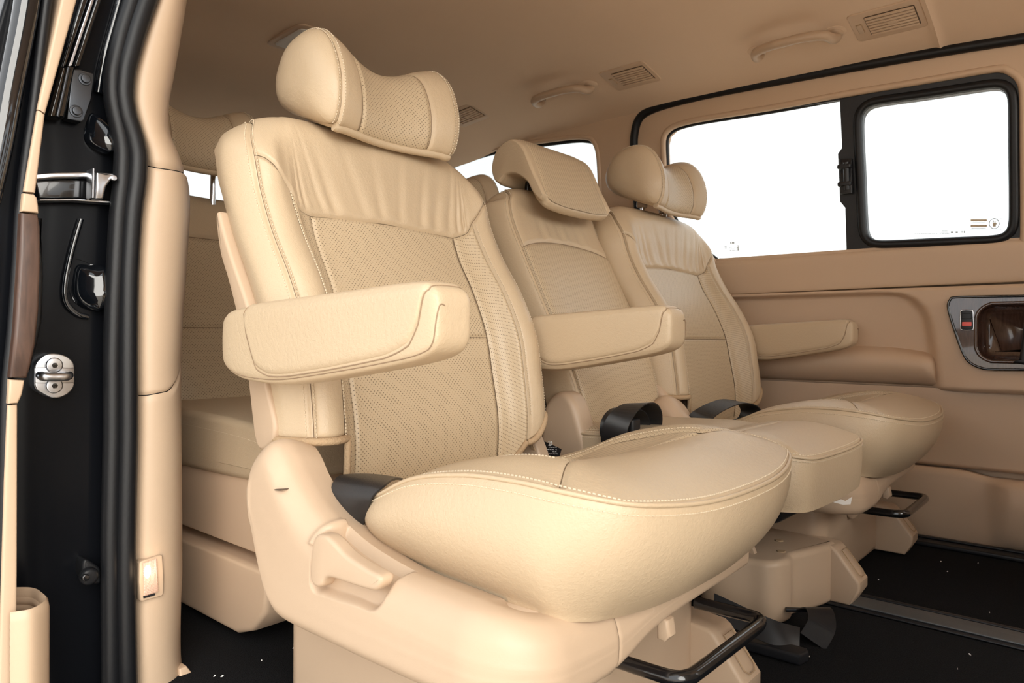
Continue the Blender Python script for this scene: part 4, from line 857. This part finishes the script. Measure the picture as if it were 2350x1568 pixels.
def captain_base(seat, full=True):
    st_ = [(-.846, .330, .333, 0), (-.843, .305, .350, 0), (-.835, .285, .372, 0), (-.825, .262, .384, 0), (-.81, .225, .391, 0), (-.795, .198, .388, 0), (-.78, .185, .376, 0), (-.765, .180, .358, 0), (-.745, .1785, .340, 0), (-.72, .178, .322, 0), (-.685, .178, .304, 0), (-.65, .178, .291, 0), (-.61, .178, .282, 0), (-.57, .1785, .276, 0), (-.53, .179, .274, 0), (-.48, .180, .272, 0), (-.44, .180, .269, 0), (-.40, .179, .264, 0), (-.36, .177, .258, 0), (-.31, .176, .253, 0), (-.27, .177, .250, 0), (-.24, .183, .249, 0), (-.20, .195, .249, 0), (-.15, .202, .250, 0), (-.08, .205, .251, 0), (0, .207, .252, 0), (.06, .21, .252, 0)]
    net = []
    for d, kind, o in ((.062, 0, 0), (.034, 0, 0), (.012, 0, .002), (.002, 0, .012), (0, 0, .030), (0, 2, .33), (0, 2, .66), (.001, 1, .036), (.006, 1, .018), (.018, 1, .004), (.034, 1, 0), (.050, 1, .003), (.072, 1, .010)):
        rowp = []
        for q, zl, zh, dy in st_:
            h = zh - zl; f = min(1., h / .085); z = zl + o * f if kind == 0 else zh - o * f if kind == 1 else zl + (.03 * f) + (h - .066 * f) * o
            rowp.append((q, -.312 + dy + d + .03 * (1 - f) ** 2 * (q < -.6), z))
        net.append(rowp)
    S0 = Net(net); xb, Rb, yc0 = -.468, .078, -.312 + .078; amax = math.radians(90)
    def bend(P):
        x, y, z = P[..., 0], P[..., 1], P[..., 2]; a = np.clip((x - xb) / Rb, 0, amax); ex = np.maximum(x - xb - Rb * amax, 0); r = yc0 - y
        return np.stack([np.where(x > xb, xb + r * np.sin(a) + ex * math.cos(amax), x), np.where(x > xb, yc0 - r * np.cos(a) + ex * math.sin(amax), y), z], -1)
    S = lambda U, V: bend(S0(U, V))
    def hm(p, y=.458): q = aty(540 + p[0] / 2.579, 960 + p[1] / 2.579, y); return (q[0], q[2])
    pk = spline([hm(p) for p in [(470, 700), (445, 880), (455, 1010), (520, 1050), (680, 1100), (790, 1140), (835, 1120), (860, 1060), (880, 960), (960, 925), (850, 890), (700, 815), (590, 715), (520, 665)]], 400, True)
    def pocket(sg, tg, P):
        X, Z = P[..., 0].ravel(), P[..., 2].ravel(); ins = np.zeros(len(X), bool); D = np.full(len(X), 9.)
        for i in range(400):
            (x1, z1_), (x2, z2_) = pk[i], pk[(i + 1) % 400]; c = ((z1_ > Z) != (z2_ > Z)) & (X < (x2 - x1) * (Z - z1_) / (z2_ - z1_ + 1e-12) + x1); ins ^= c; D = np.minimum(D, np.hypot(X - x1, Z - z1_))
        sd = np.where(ins, D, -D).reshape(P.shape[:2]); near_ = P[..., 1] < -.27
        return -.013 * sstep(sd, -.001, .005) * near_ + .004 * gauss(sd, -.006, .005) * near_ * (P[..., 2] > .285)
    qs = [s_[0] for s_ in st_]; uq = float(np.interp(-.262, qs, range(len(qs))))
    s = panel('side_shield', S, 0, uq, 0, 12, 260, 130, M['plastic'], seat, edges='r', dip=.0012, w=.002, gap=.0004, k=0, disp=pocket if full else None)
    panel('front_trim', S, uq, len(st_) - 1, 0, 12, 90, 60, M['plastic'], seat, edges='l', dip=.0012, w=.002, gap=.0004, k=0)
    lv = spline([hm(p) for p in [(478, 705), (455, 850), (458, 960), (490, 998), (520, 992), (545, 950), (590, 948), (700, 985), (800, 1015), (845, 1015), (872, 975), (860, 930), (780, 885), (660, 805), (585, 725), (535, 690)]], 90, True)
    slab('recline_lever', lv, 'y', -.315, -.296, M['plastic'], s, .0045, 4, sharp=50)
    c0, c1 = np.array((-.770, 0, .3375)), np.array((-.757, 0, .339)); slab('slot', [(c0[0], c0[2] - .0006), (c1[0], c1[2] - .0006), (c1[0], c1[2] + .0008), (c0[0], c0[2] + .0008)], 'y', -.3128, -.30, M['gap'], s, .0004)
    # pan below the cushion
    top = np.array([(-.86, -.255), (-.60, -.272), (-.48, -.274), (-.430, -.242), (-.414, -.18), (-.414, 0), (-.418, .16), (-.43, .22), (-.46, .265), (-.60, .268), (-.86, .255)]); tp = even(spline(top, 120), 90)
    tg_ = np.gradient(tp, axis=0); nn_ = np.stack([tg_[:, 1], -tg_[:, 0]], 1); nn_ /= np.linalg.norm(nn_, axis=1, keepdims=True)
    if nn_[5] @ np.array([0, -1]) < 0: nn_ = -nn_
    fr = sstep(tp[:, 0], -.55, -.42)
    bn_ = []
    for ins, z in ((.05, .258), (.004, .257), (-.003, .248), (-.004, .236), (.0, .215), (.012, .195), (.028, .18), (.06, .176)):
        q = tp - nn_ * ins; bn_.append(np.concatenate([q, np.full((90, 1), z)], 1))
    pan = mesh('seat_pan', np.concatenate(bn_), grid_faces(90, len(bn_), True), M['plastic'], seat)
    fin = spline([(-.405, .228), (-.39, .225), (-.40, .20), (-.43, .165), (-.455, .13), (-.47, .14), (-.44, .18)], 40, True)
    slab('front_fin', fin, 'y', -.085, -.068, M['plastic'], pan, .004); slab('release_tab', [(-.41, .205), (-.396, .20), (-.393, .182), (-.40, .174), (-.41, .176)], 'y', -.042, -.024, M['plastic'], pan, .004)
    # pedestal over the tracks
    ped = slab('pedestal', rrect(-.876, -.235, -.47, .19, .035), 'z', .0, .182, M['plastic'], seat, .02, 5, bev1=.01)
    for y0, y1 in ((-.275, -.215), (.165, .225)):
        ft = slab('foot_cover', [(-.50, .004), (-.50, .118), (-.445, .114), (-.436, .108), (-.392, .052), (-.392, .035), (-.41, .004)], 'y', y0, y1, M['plastic'], ped, .006)
        yc_ = (y0 + y1) / 2
        a0, a1 = np.array((-.4365, .1095)), np.array((-.3935, .0545)); t_ = (a1 - a0); nv = np.array((-t_[1], t_[0])); nv /= -np.linalg.norm(nv) * (1 if nv[0] < 0 else -1)
        rimp = []
        for u, w in ((.12, -.014), (.12, .014), (.85, .016), (.95, .008), (.95, -.008), (.85, -.016)):
            p = a0 + t_ * u; rimp.append((p[0] + .0025, yc_ + w, p[1] + .0025))
        tube('cover_line', rimp, .0009, M['fleece'], ft, 6, closed=True)
    bar = [(-.46, -.07, .150), (-.40, -.07, .151), (-.372, -.068, .152), (-.362, -.055, .152), (-.360, -.03, .152), (-.360, .10, .152), (-.362, .14, .152), (-.372, .155, .152), (-.40, .158, .151), (-.46, .158, .150)]
    tube('slide_bar', bar, .0085, M['bar'], seat, 14, res=70, label='black U-shaped slide release bar')
    for y0, y1 in ((.232, .262),):
        hc = slab('hinge_cover', spline([(-.915, .26), (-.90, .295), (-.865, .348), (-.845, .362), (-.828, .356), (-.808, .322), (-.795, .29), (-.785, .255)], 60, True), 'y', y0, y1, M['plastic'], seat, .006)
        slab('hinge_slot', [(-.842, .352), (-.832, .352), (-.812, .318), (-.822, .318)], 'y', y0 - .001, y0 + .002, M['fleece'], hc, .0004)
    return s

def captain_seat(yc, label, full, near_arm):
    seat = root('captain_seat', (-.62, yc, 0), label, 'car seat', 'captain seats of the second row', off=(.62, 0, 0))
    captain_backrest(seat); captain_headrest(seat); captain_cushion(seat)
    if near_arm: armrest(seat, -1, .258, .312, -.918, -.493)
    armrest(seat, 1, .250, .308, -.905, -.553); captain_base(seat, full); return seat
s1 = captain_seat(.77, 'large beige leather captain seat nearest the door with raised armrest in front', True, True)
# the far captain seat shares the meshes of the near one
s3 = copy_tree(s1); s3.location.y = 1.75; OFFS[s3.name] = Vector((.62, 0, 0))
s3['label'] = 'beige leather captain seat farthest away beside the sliding window'
for ch in list(s3.children):
    nm = ch.name.split('.')[0]
    ys = [v.co.y for v in ch.data.vertices]
    if nm == 'armrest' and sum(ys) < 0:
        for c2 in list(ch.children): bpy.data.objects.remove(c2)
        bpy.data.objects.remove(ch)
for ch in s3.children:
    if ch.name.startswith('headrest'):
        ch.location.z += .02

# ---------------------------------------------------------------- middle seat
def middle_seat():
    seat = root('jump_seat', (-.64, 1.33, 0), 'narrow beige middle seat between the two captain seats', 'car seat', off=(.64, 0, 0))
    rows = []
    for z, x, h in ((.28, -.83, .138), (.35, -.826, .145), (.42, -.838, .155), (.50, -.868, .163), (.575, -.905, .166), (.635, -.936, .167), (.70, -.970, .167), (.77, -1.008, .164), (.815, -1.025, .158)):
        rows.append(mirror_half([(0, x - .004, z), (.06, x - .003, z), (.12, x + .001, z), (h, x - .004, z), (h + .016, x - .05, z), (h + .006, x - .098, z)]))
    rows.append(mirror_half([(0, -1.034, .848), (.06, -1.034, .847), (.11, -1.035, .844), (.142, -1.042, .836), (.160, -1.072, .822), (.155, -1.11, .80)]))
    rows.append(mirror_half([(0, -1.062, .864), (.06, -1.062, .863), (.10, -1.063, .860), (.128, -1.068, .852), (.150, -1.092, .832), (.15, -1.122, .80)]))
    rows.append(mirror_half([(0, -1.105, .858), (.06, -1.105, .857), (.095, -1.105, .853), (.12, -1.107, .845), (.142, -1.115, .825), (.145, -1.13, .79)]))
    S = Net(rows); L, P = M['leather'], M['perf']
    core = panel('backrest', S, 0.02, 9.98, 0.02, 10.98, 60, 60, M['seam_shade'], seat, edges='', off=-.005, k=0)
    sm = lambda s: 6.2 + .35 * np.sin(np.pi * s) ** .8
    panel('perforated_panel', S, 2, 8, 0, sm, 60, 100, P, core, dip=.004, w=.0045)
    def wri(s, t, Pp): return sum(a * np.exp(-((s - c) / .02) ** 2) * np.exp(-(t / .25) ** 2) * sstep(t, 0, .04) for c, a in ((.3, -.002), (.36, .002), (.5, -.0025), (.56, .002), (.7, -.002), (.75, .002)))
    panel('upper_panel', S, 2, 8, sm, 11, 80, 60, L, core, edges='lrb', dip=.004, w=.0045, disp=wri)
    panel('side_panel', S, 0, 2, 0, 11, 24, 90, L, core, edges='lr', dip=.004, w=.0045)
    panel('side_panel', S, 8, 10, 0, 11, 24, 90, L, core, edges='lr', dip=.004, w=.0045)
    stitches([surf_path(S, u, lambda t: .2 + 10 * t, n=350) for u in (1.84, 2.12, 7.88, 8.16)], 'stitching', M['thread'], core)
    bn_ = [[S(0., float(j)), S(0., float(j)) * np.array([1, .5, 1]) + np.array([-.03, 0, 0]), S(0., float(j)) * np.array([1, 0, 1]) + np.array([-.035, 0, 0]), S(10., float(j)) * np.array([1, .5, 1]) + np.array([-.03, 0, 0]), S(10., float(j))] for j in range(12)]
    panel('back_shell', Net(bn_), 0, 4, 0, 11, 20, 40, M['plastic'], core, flip=True, edges='', k=0)
    # hooded headrest
    prof = [(-1.108, .905), (-1.100, .937), (-1.078, .957), (-1.045, .965), (-1.014, .944), (-.990, .901), (-.974, .862), (-.957, .820), (-.952, .806), (-.966, .797), (-.986, .816), (-1.004, .855), (-1.033, .880), (-1.062, .884), (-1.083, .866), (-1.098, .874)]
    hp = spline(prof, 64, True); hnet = []
    for y, i_ in ((-.1315, .0072), (-.131, .005), (-.128, .002), (-.122, .0004), (-.10, 0), (0, 0), (.10, 0), (.122, .0004), (.128, .002), (.131, .005), (.1315, .0072)):
        q = inset(hp, i_); lift = .022 * sstep(abs(y), .085, .131) * (1 - sstep(q[:, 1], .80, .90)); hnet.append(np.stack([q[:, 0], np.full(64, y), q[:, 1] + lift], 1))
    hnet = np.array(hnet); HS = Net(np.transpose(hnet, (1, 0, 2)), wrapv=True)
    V_, F_, uv_ = patch(HS, 0, 10, 0, 64, 60, 129, edges='', k=0); nn2 = 60; F_ = F_ + [tuple(j * nn2 for j in range(128)), tuple(j * nn2 + nn2 - 1 for j in range(127, -1, -1))]
    h = outward(mesh('headrest', V_, F_, L, seat, uv=uv_, sharp=70))
    fp = spline(prof[3:9], 40); fn = np.gradient(fp, axis=0); fn = np.stack([fn[:, 1], -fn[:, 0]], 1) * -1; fn /= np.linalg.norm(fn, axis=1, keepdims=True)
    if fn[20, 0] < 0: fn = -fn
    ysx = [-.119, -.113, -.10, -.05, 0, .05, .10, .113, .119]; dd = [-.006, -.001, .003, .0035, .0035, .0035, .003, -.001, -.006]
    fnet = [[(p[0] + n[0] * d, y, p[1] + n[1] * d + .022 * float(sstep(abs(y), .085, .131)) * (1 - float(sstep(p[1], .80, .90)))) for y, d in zip(ysx, dd)] for p, n in zip(fp[::4], fn[::4])]
    FS = Net(fnet)
    panel('face_panel', FS, 0, 8, 0, len(fnet) - 1, 60, 60, P, h, flip=True, edges='', k=0)
    stitches([surf_path(FS, u, lambda t: t * (len(fnet) - 1), flip=True, lift=.0012, n=120) for u in (.7, 7.3)], 'stitching', M['thread'], h)
    for y in (-.05, .05): tube('post', [(-1.07, y, .80), (-1.062, y, .90)], .0075, M['bar'], h, 12)
    # cushion
    near = [(-.85, -.15, .335), (-.75, -.158, .340), (-.62, -.165, .345), (-.50, -.166, .346), (-.42, -.165, .342), (-.383, -.152, .338)]
    front = [(-.383, -.152, .338), (-.372, -.12, .335), (-.368, -.05, .334), (-.367, 0, .334), (-.368, .05, .334), (-.372, .12, .335), (-.383, .152, .338)]
    def dome(s, t):
        e = 1 - np.exp(-(np.minimum(np.minimum(s, 1 - s) / .08, (1 - t) / .08)) ** 1.3); return (.014 + .010 * gauss(t, .8, .15) - .006 * gauss(t, .58, .05)) * e
    zb = lambda P_: np.interp(P_[:, 0], [-.85, -.5, -.37], [.25, .245, .252])
    coons_cushion(seat, near, front, zb, dome, (L, P), strips=(.06, .94), tfront=.70, tcurve=.03, side_out=.004, bottom_in=.004, bottom_side=.004, yc=-.046)
    # plastic hinge covers either side
    hs = spline([(-.895, .25), (-.895, .36), (-.886, .392), (-.862, .412), (-.838, .412), (-.818, .392), (-.80, .345), (-.775, .25)], 70, True)
    slab('hinge_cover', hs, 'y', -.205, -.150, M['plastic'], seat, .014, 6); slab('hinge_cover', hs, 'y', .150, .185, M['plastic'], seat, .012, 6)
    # lobed floor bracket
    out = spline([(-.62, -.06), (-.52, -.055), (-.485, -.04), (-.472, .0), (-.478, .03), (-.468, .06), (-.455, .10), (-.445, .15), (-.46, .18), (-.62, .18)], 80, True)
    pd = slab('floor_bracket', out, 'z', .0, .118, M['plastic'], seat, .012, 5, bev1=.012)
    slab('bracket_rib', [(-.60, .115), (-.56, .15), (-.545, .152), (-.53, .115)], 'y', -.02, -.008, M['plastic'], pd, .003)
    for x, y in ((-.50, .03), (-.53, .10)): slab('bolt_hole', [(x + .008 * math.cos(t), y + .008 * math.sin(t)) for t in np.linspace(0, 6.283, 16, endpoint=False)], 'z', .117, .1195, M['fleece'], pd, .001)
    slab('under_tray', rrect(-.80, -.13, -.45, .13, .03), 'z', .205, .255, M['black'], seat, .01)
    slab('support_post', rrect(-.70, -.03, -.60, .12, .02), 'z', .10, .21, M['black'], seat, .004)
    return seat
s2 = middle_seat()

# ---------------------------------------------------------------- rear bench
def rear_bench():
    b = root('rear_bench', (-1.5, 1.3, 0), 'beige perforated leather rear bench in the shade behind the near seat', 'car seat')
    L, P = M['leather'], M['perf']
    def module(y0, y1):
        yc, hw = (y0 + y1) / 2, (y1 - y0) / 2; rows = []
        for z, x in ((.34, -1.50), (.42, -1.515), (.52, -1.545), (.62, -1.58), (.70, -1.605), (.78, -1.628), (.825, -1.642), (.848, -1.665), (.848, -1.71), (.80, -1.74)):
            rows.append([(x - .07 * (f ** 8) , yc + hw * f * (1 if z < .8 else .985), z - .02 * (f ** 6) * (z > .8)) for f in (-1, -.96, -.85, -.5, 0, .5, .85, .96, 1)])
        S = Net(rows); core = panel('backrest', S, 0, 8, 0, 9, 40, 50, M['seam_shade'], b, edges='', off=-.005, k=0)
        panel('lower_panel', S, 1, 7, 0, 2.2, 40, 40, P, core, dip=.004, w=.005); panel('centre_panel', S, 1, 7, 2.2, 4.55, 40, 40, P, core, dip=.004, w=.005); panel('upper_panel', S, 1, 7, 4.55, 9, 50, 40, L, core, edges='lrb', dip=.004, w=.005)
        panel('edge_panel', S, 0, 1, 0, 9, 8, 50, L, core, edges='r', dip=.004, w=.005); panel('edge_panel', S, 7, 8, 0, 9, 8, 50, L, core, edges='l', dip=.004, w=.005)
        mesh('back_shell', [(-1.60, y0, .3), (-1.60, y1, .3), (-1.76, y1, .83), (-1.76, y0, .83)], [(0, 1, 2, 3)], M['plastic'], core)
    module(.63, 1.00); module(1.01, 1.50); module(1.51, 1.99)
    for yc in (.755, 1.60):
        captain_headrest(b, -.645, .052, yc)
    sh = spline([(-1.66, .30), (-1.66, .372), (-1.55, .385), (-1.35, .382), (-1.18, .378), (-1.08, .372), (-1.03, .362), (-1.012, .34), (-1.015, .305), (-1.03, .285), (-1.2, .275), (-1.45, .275)], 90, True)
    for k, (y0, y1) in enumerate(((.612, 1.10), (1.11, 1.50), (1.51, 1.99))):
        c = slab('cushion', sh, 'y', y0, y1, L, b, .013, 6, sharp=60)
        pth = spline([(-1.60, .362), (-1.45, .365), (-1.2, .362), (-1.08, .355), (-1.035, .345)], 60); pp = np.stack([pth[:, 0], np.full(60, y0 + .004), pth[:, 1]], 1)
        tube('piping', pp, .0022, L, c, 8); stitches([(pp + np.array([0, -.0035, -.010]), np.repeat([[0, -1., .3]], 60, 0)), (pp + np.array([0, .006, .010]), np.repeat([[0, -.7, .7]], 60, 0))], 'stitching', M['thread'], c)
    slab('seat_box', [(-1.70, .155), (-1.70, .285), (-1.04, .285), (-1.03, .27), (-1.05, .20), (-1.08, .155)], 'y', .622, 1.98, M['trim'], b, .008)
    slab('plinth', [(-1.70, .01), (-1.70, .14), (-1.06, .14), (-1.05, .12), (-1.06, .07), (-1.10, .03), (-1.15, .012)], 'y', .612, 1.97, M['trim'], b, .010)
    return b
rear_bench()
# ================================================================ FITTINGS AND LOOSE THINGS
def ceil_frame(x, y):
    e = 1e-3
    def pz(x, y):
        # find the net height under (x, y)
        U = np.linspace(0, 9, 181); xs = [-2.68, -2.5, -2.25, -2.0, -1.8, -1.6, -1.2, -.8, -.36]; v = np.interp(x, xs, range(9)); P = cn(U, np.full(181, v)); return float(np.interp(y, P[:, 1], P[:, 2]))
    z = pz(x, y); n = Vector((-(pz(x + .02, y) - pz(x - .02, y)) / .04, -(pz(x, y + .02) - pz(x, y - .02)) / .04, 1)).normalized() * -1
    X = Vector((1, 0, 0)); X = (X - n * X.dot(n)).normalized(); Y = n.cross(X)
    return Matrix(((X[0], Y[0], n[0], x), (X[1], Y[1], n[1], y), (X[2], Y[2], n[2], z), (0, 0, 0, 1)))
def air_vent(x, y, label):
    r = root('air_vent', (0, 0, 0), label, 'air vent', 'ceiling air vents', off=(0, 0, 0)); r.matrix_world = ceil_frame(x, y)
    slab('frame', rrect(-.078, -.058, .078, .058, .012), 'z', -.004, .0035, M['trim'], r, .003)
    slab('grille_bed', rrect(-.043, -.040, .066, .040, .005), 'z', .0028, .0042, M['gap'], r, .0005)
    for k in range(7):
        yy = -.034 + k * .0113; slab('slat', rrect(-.041, yy - .0036, .064, yy + .0036, .001, 2), 'z', .0038, .0075, M['trim'], r, .001, 2)
    for k in range(3): slab('divider', rrect(-.017 + k * .026, -.038, -.0155 + k * .026, .038, .0005, 2), 'z', .004, .0058, M['trim'], r, .0004, 1)
    slab('centre_tab', rrect(.002, -.006, .022, .006, .002), 'z', .005, .0085, M['trim'], r, .001)
    w_ = slab('thumbwheel', rrect(-.066, -.020, -.054, .014, .002), 'z', .003, .006, M['plastic'], r, .001); slab('wheel_slot', rrect(-.067, -.021, -.053, .017, .002), 'z', .003, .0040, M['fleece'], r, .0004)
    return r
air_vent(-.450, 1.885, 'beige ceiling air vent closest to the front headliner seam')
air_vent(-1.140, 1.845, 'beige ceiling air vent between the two grab handles')
air_vent(-1.790, 1.80, 'shaded ceiling air vent farthest back above the quarter window')
def grab(x, y, label, L=.098):
    r = root('grab_handle', (0, 0, 0), label, 'grab handle', 'ceiling grab handles', off=(0, 0, 0)); r.matrix_world = ceil_frame(x, y)
    P = [(-L, -.026, -.006), (-L, -.024, .012), (-L * .98, -.006, .024), (-L * .86, .022, .029), (-L * .45, .036, .031), (0, .039, .032), (L * .45, .036, .031), (L * .86, .022, .029), (L * .98, -.006, .024), (L, -.024, .012), (L, -.026, -.006)]
    Q = spline(P, 60); rad = .0115 + .005 * np.abs(np.linspace(-1, 1, 60)) ** 3
    V, F = tube_geo(Q, rad, 16); mesh('grip', V, F, M['plastic'], r)
    for s in (-1, 1):
        slab('mount', [(s * L + .019 * math.cos(t), -.022 + .018 * math.sin(t)) for t in np.linspace(0, 6.283, 28, endpoint=False)], 'z', -.01, .008, M['plastic'], r, .006, 4)
        slab('recess_ring', [(s * L + .028 * math.cos(t), -.018 + .026 * math.sin(t)) for t in np.linspace(0, 6.283, 28, endpoint=False)], 'z', -.01, .0015, M['headliner'], r, .002, 2)
    return r
grab(-.665, 1.862, 'beige grab handle above the far sliding window')
grab(-1.378, 1.815, 'beige grab handle farther back near the quarter window')
# small dome light peeking out behind the near headrest
dl = root('dome_light', (0, 0, 0), 'small ceiling light half hidden behind the near headrest', 'ceiling light', off=(0, 0, 0)); dl.matrix_world = ceil_frame(-1.74, 1.10)
slab('bezel', rrect(-.09, -.05, .09, .05, .02), 'z', -.004, .006, M['trim'], dl, .004); slab('lens', rrect(-.07, -.035, .07, .035, .012), 'z', .004, .009, M['white'], dl, .003)

# seat belts
def belt(name, loc, label): return root(name, loc, label, 'seat belt', 'black seat belts')
b = belt('seat_belt', (-.70, .54, .30), 'black belt webbing folded over beside the near seat cushion')
Lp = [aty(819, 1236, .528), aty(792, 1192, .522), aty(768, 1150, .518), aty(760, 1122, .520), aty(775, 1094, .535), aty(815, 1087, .575), aty(850, 1092, .62)]
Rp = [aty(826, 1234, .530), aty(836, 1195, .524), aty(846, 1160, .520), aty(856, 1136, .522), aty(884, 1112, .538), aty(905, 1098, .578), aty(925, 1098, .62)]
loft('webbing', Lp, Rp, M['web'], b, .0025, 50, 10, .002)
tube('anchor', [(-.695, .535, .27), (-.68, .54, .22)], .008, M['black'], b)
b = belt('seat_belt', (-.72, 1.16, .34), 'black belt loop standing up on the middle seat')
cy_, cz_ = 1.158, .352; lp = [(-.705 + .012 * math.sin(t), cy_ + .062 * math.cos(t), cz_ + .048 * math.sin(t)) for t in np.linspace(-.5, 3.75, 30)]
ribbon('webbing', lp, (1, .15, .1), .048, M['web'], b, .002, res=0)
lp2 = [(-.72, cy_ + .050 * math.cos(t), cz_ + .036 * math.sin(t)) for t in np.linspace(-.4, 3.6, 26)]
ribbon('inner_fold', lp2, (1, .1, .0), .046, M['web'], b, .002, res=0); slab('buckle', rrect(-.735, 1.135, -.69, 1.165, .006), 'z', .325, .372, M['black'], b, .004)
b = belt('seat_belt', (-.70, 1.56, .34), 'black belt loop lying at the back of the far cushion')
lp = [(-.72 + .01 * k, 1.50 + .16 * f, .337 + .038 * math.sin(math.pi * f) ** .6) for k, f in enumerate(np.linspace(0, 1, 9))]
ribbon('webbing', [(-.735, 1.475, .328), (-.722, 1.488, .352), (-.710, 1.53, .368), (-.70, 1.59, .376), (-.69, 1.64, .368), (-.685, 1.662, .348), (-.69, 1.655, .328), (-.70, 1.63, .322)], (1, -.1, -.1), .055, M['web'], b, .002); slab('buckle', rrect(-.745, 1.465, -.71, 1.50, .004), 'z', .318, .345, M['black'], b, .003)
b = belt('seat_belt', (-.50, 1.26, .01), 'black belt lying on the carpet between the near and middle seats')
loft('webbing', [atz(1640, 1362, .09), atz(1690, 1385, .075), atz(1740, 1408, .06), atz(1790, 1428, .045), atz(1836, 1440, .03)], [atz(1640, 1425, .05), atz(1690, 1445, .035), atz(1740, 1468, .025), atz(1790, 1486, .018), atz(1834, 1499, .012)], M['web'], b)
ribbon('loop', [(-.585, 1.33, .02), (-.575, 1.345, .06), (-.555, 1.37, .083), (-.53, 1.38, .07), (-.515, 1.38, .035), (-.51, 1.375, .012)], (.6, -.5, .1), .05, M['web'], b, .0022)
slab('tongue', [(-.50, 1.15), (-.395, 1.155), (-.388, 1.178), (-.395, 1.192), (-.495, 1.188)], 'z', .002, .020, M['black'], b, .005)
ribbon('tail', [(-.44, 1.33, .03), (-.415, 1.31, .045), (-.40, 1.28, .03), (-.405, 1.25, .008)], (.7, .6, 0), .045, M['web'], b, .002)
slab('keeper', [(-.475, 1.315), (-.425, 1.352), (-.42, 1.343), (-.47, 1.305)], 'z', .026, .032, M['black'], b, .002)

# care label between near and middle seat
lb = root('care_label', (-.82, 1.06, .30), 'small black printed label poking up beside the near cushion', 'label')
q = [aty(px, py, 1.055) for px, py in [(1239, 1009), (1288, 1031), (1280, 1062), (1241, 1062)]]
nn = np.array([.05, .35, .12]); V = [p for p in q] + [p + np.array([0, .0012, 0]) for p in q]; mesh('label_sheet', V, [(3, 2, 1, 0), (4, 5, 6, 7), (0, 1, 5, 4), (1, 2, 6, 5), (2, 3, 7, 6), (3, 0, 4, 7)], M['black'], lb, smooth=False)
def lq(px, py): return aty(px, py, 1.054)
cen = np.array([1262, 1018.]); ring = [lq(*(cen + 5 * np.array([math.cos(t), math.sin(t)]))) for t in np.linspace(-2.4, 2.4, 16)]; tube('mark_ring', ring, .0007, M['labelink'], lb, 6)
ring = [lq(*(cen + 2.2 * np.array([math.cos(t), math.sin(t)]))) for t in np.linspace(0, 6.283, 12, endpoint=False)]; tube('mark_dot', ring, .0006, M['labelink'], lb, 6, closed=True)
mb = MB(); random.seed(5)
for y in (1026, 1031, 1036, 1041):
    x = 1243 + (y - 1026) * .1
    while x < 1278:
        w_ = random.uniform(2, 5)
        if random.random() < .75: mb.add([lq(x, y), lq(x + w_, y + .6), lq(x + w_, y + 2.0), lq(x, y + 1.4)], [(0, 1, 2, 3)])
        x += w_ + 1.2
mb.build('small_print', M['labelink'], lb, smooth=False)
# torn paper tag under the middle cushion
tg = mesh('paper_tag', [atx(px, py, -.375) for px, py in [(1912, 1153), (1930, 1146), (1940, 1150), (1956, 1140), (1952, 1158), (1935, 1159)]] + [atx(px, py, -.376) for px, py in [(1912, 1153), (1930, 1146), (1940, 1150), (1956, 1140), (1952, 1158), (1935, 1159)]], [(0, 1, 2, 3, 4, 5), (11, 10, 9, 8, 7, 6)] + [(i, i + 6, (i + 1) % 6 + 6, (i + 1) % 6) for i in range(6)], M['white'], smooth=False)
tag(tg, 'torn white paper tag hanging under the middle cushion', 'tag')
# crumbs on the carpet
mb = MB(); random.seed(11)
for k in range(26):
    x, y = random.uniform(-.45, .1), random.uniform(1.15, 2.0); 
    if random.random() < .35: x, y = random.uniform(-1.1, -.9), random.uniform(.52, .7)
    s = random.uniform(.0012, .003); a = random.uniform(0, 3.1); dx, dy = s * math.cos(a), s * math.sin(a)
    mb.add([(x - dx, y - dy, .002), (x + dy * .4, y - dx * .4, .002), (x + dx, y + dy, .003), (x - dy * .4, y + dx * .4, .002), (x, y, .0045)], [(0, 1, 4), (1, 2, 4), (2, 3, 4), (3, 0, 4)])
cr_ = mb.build('crumbs', M['white'], None, smooth=False); tag(cr_, 'pale crumbs and lint scattered on the black carpet', 'debris', kind='stuff')
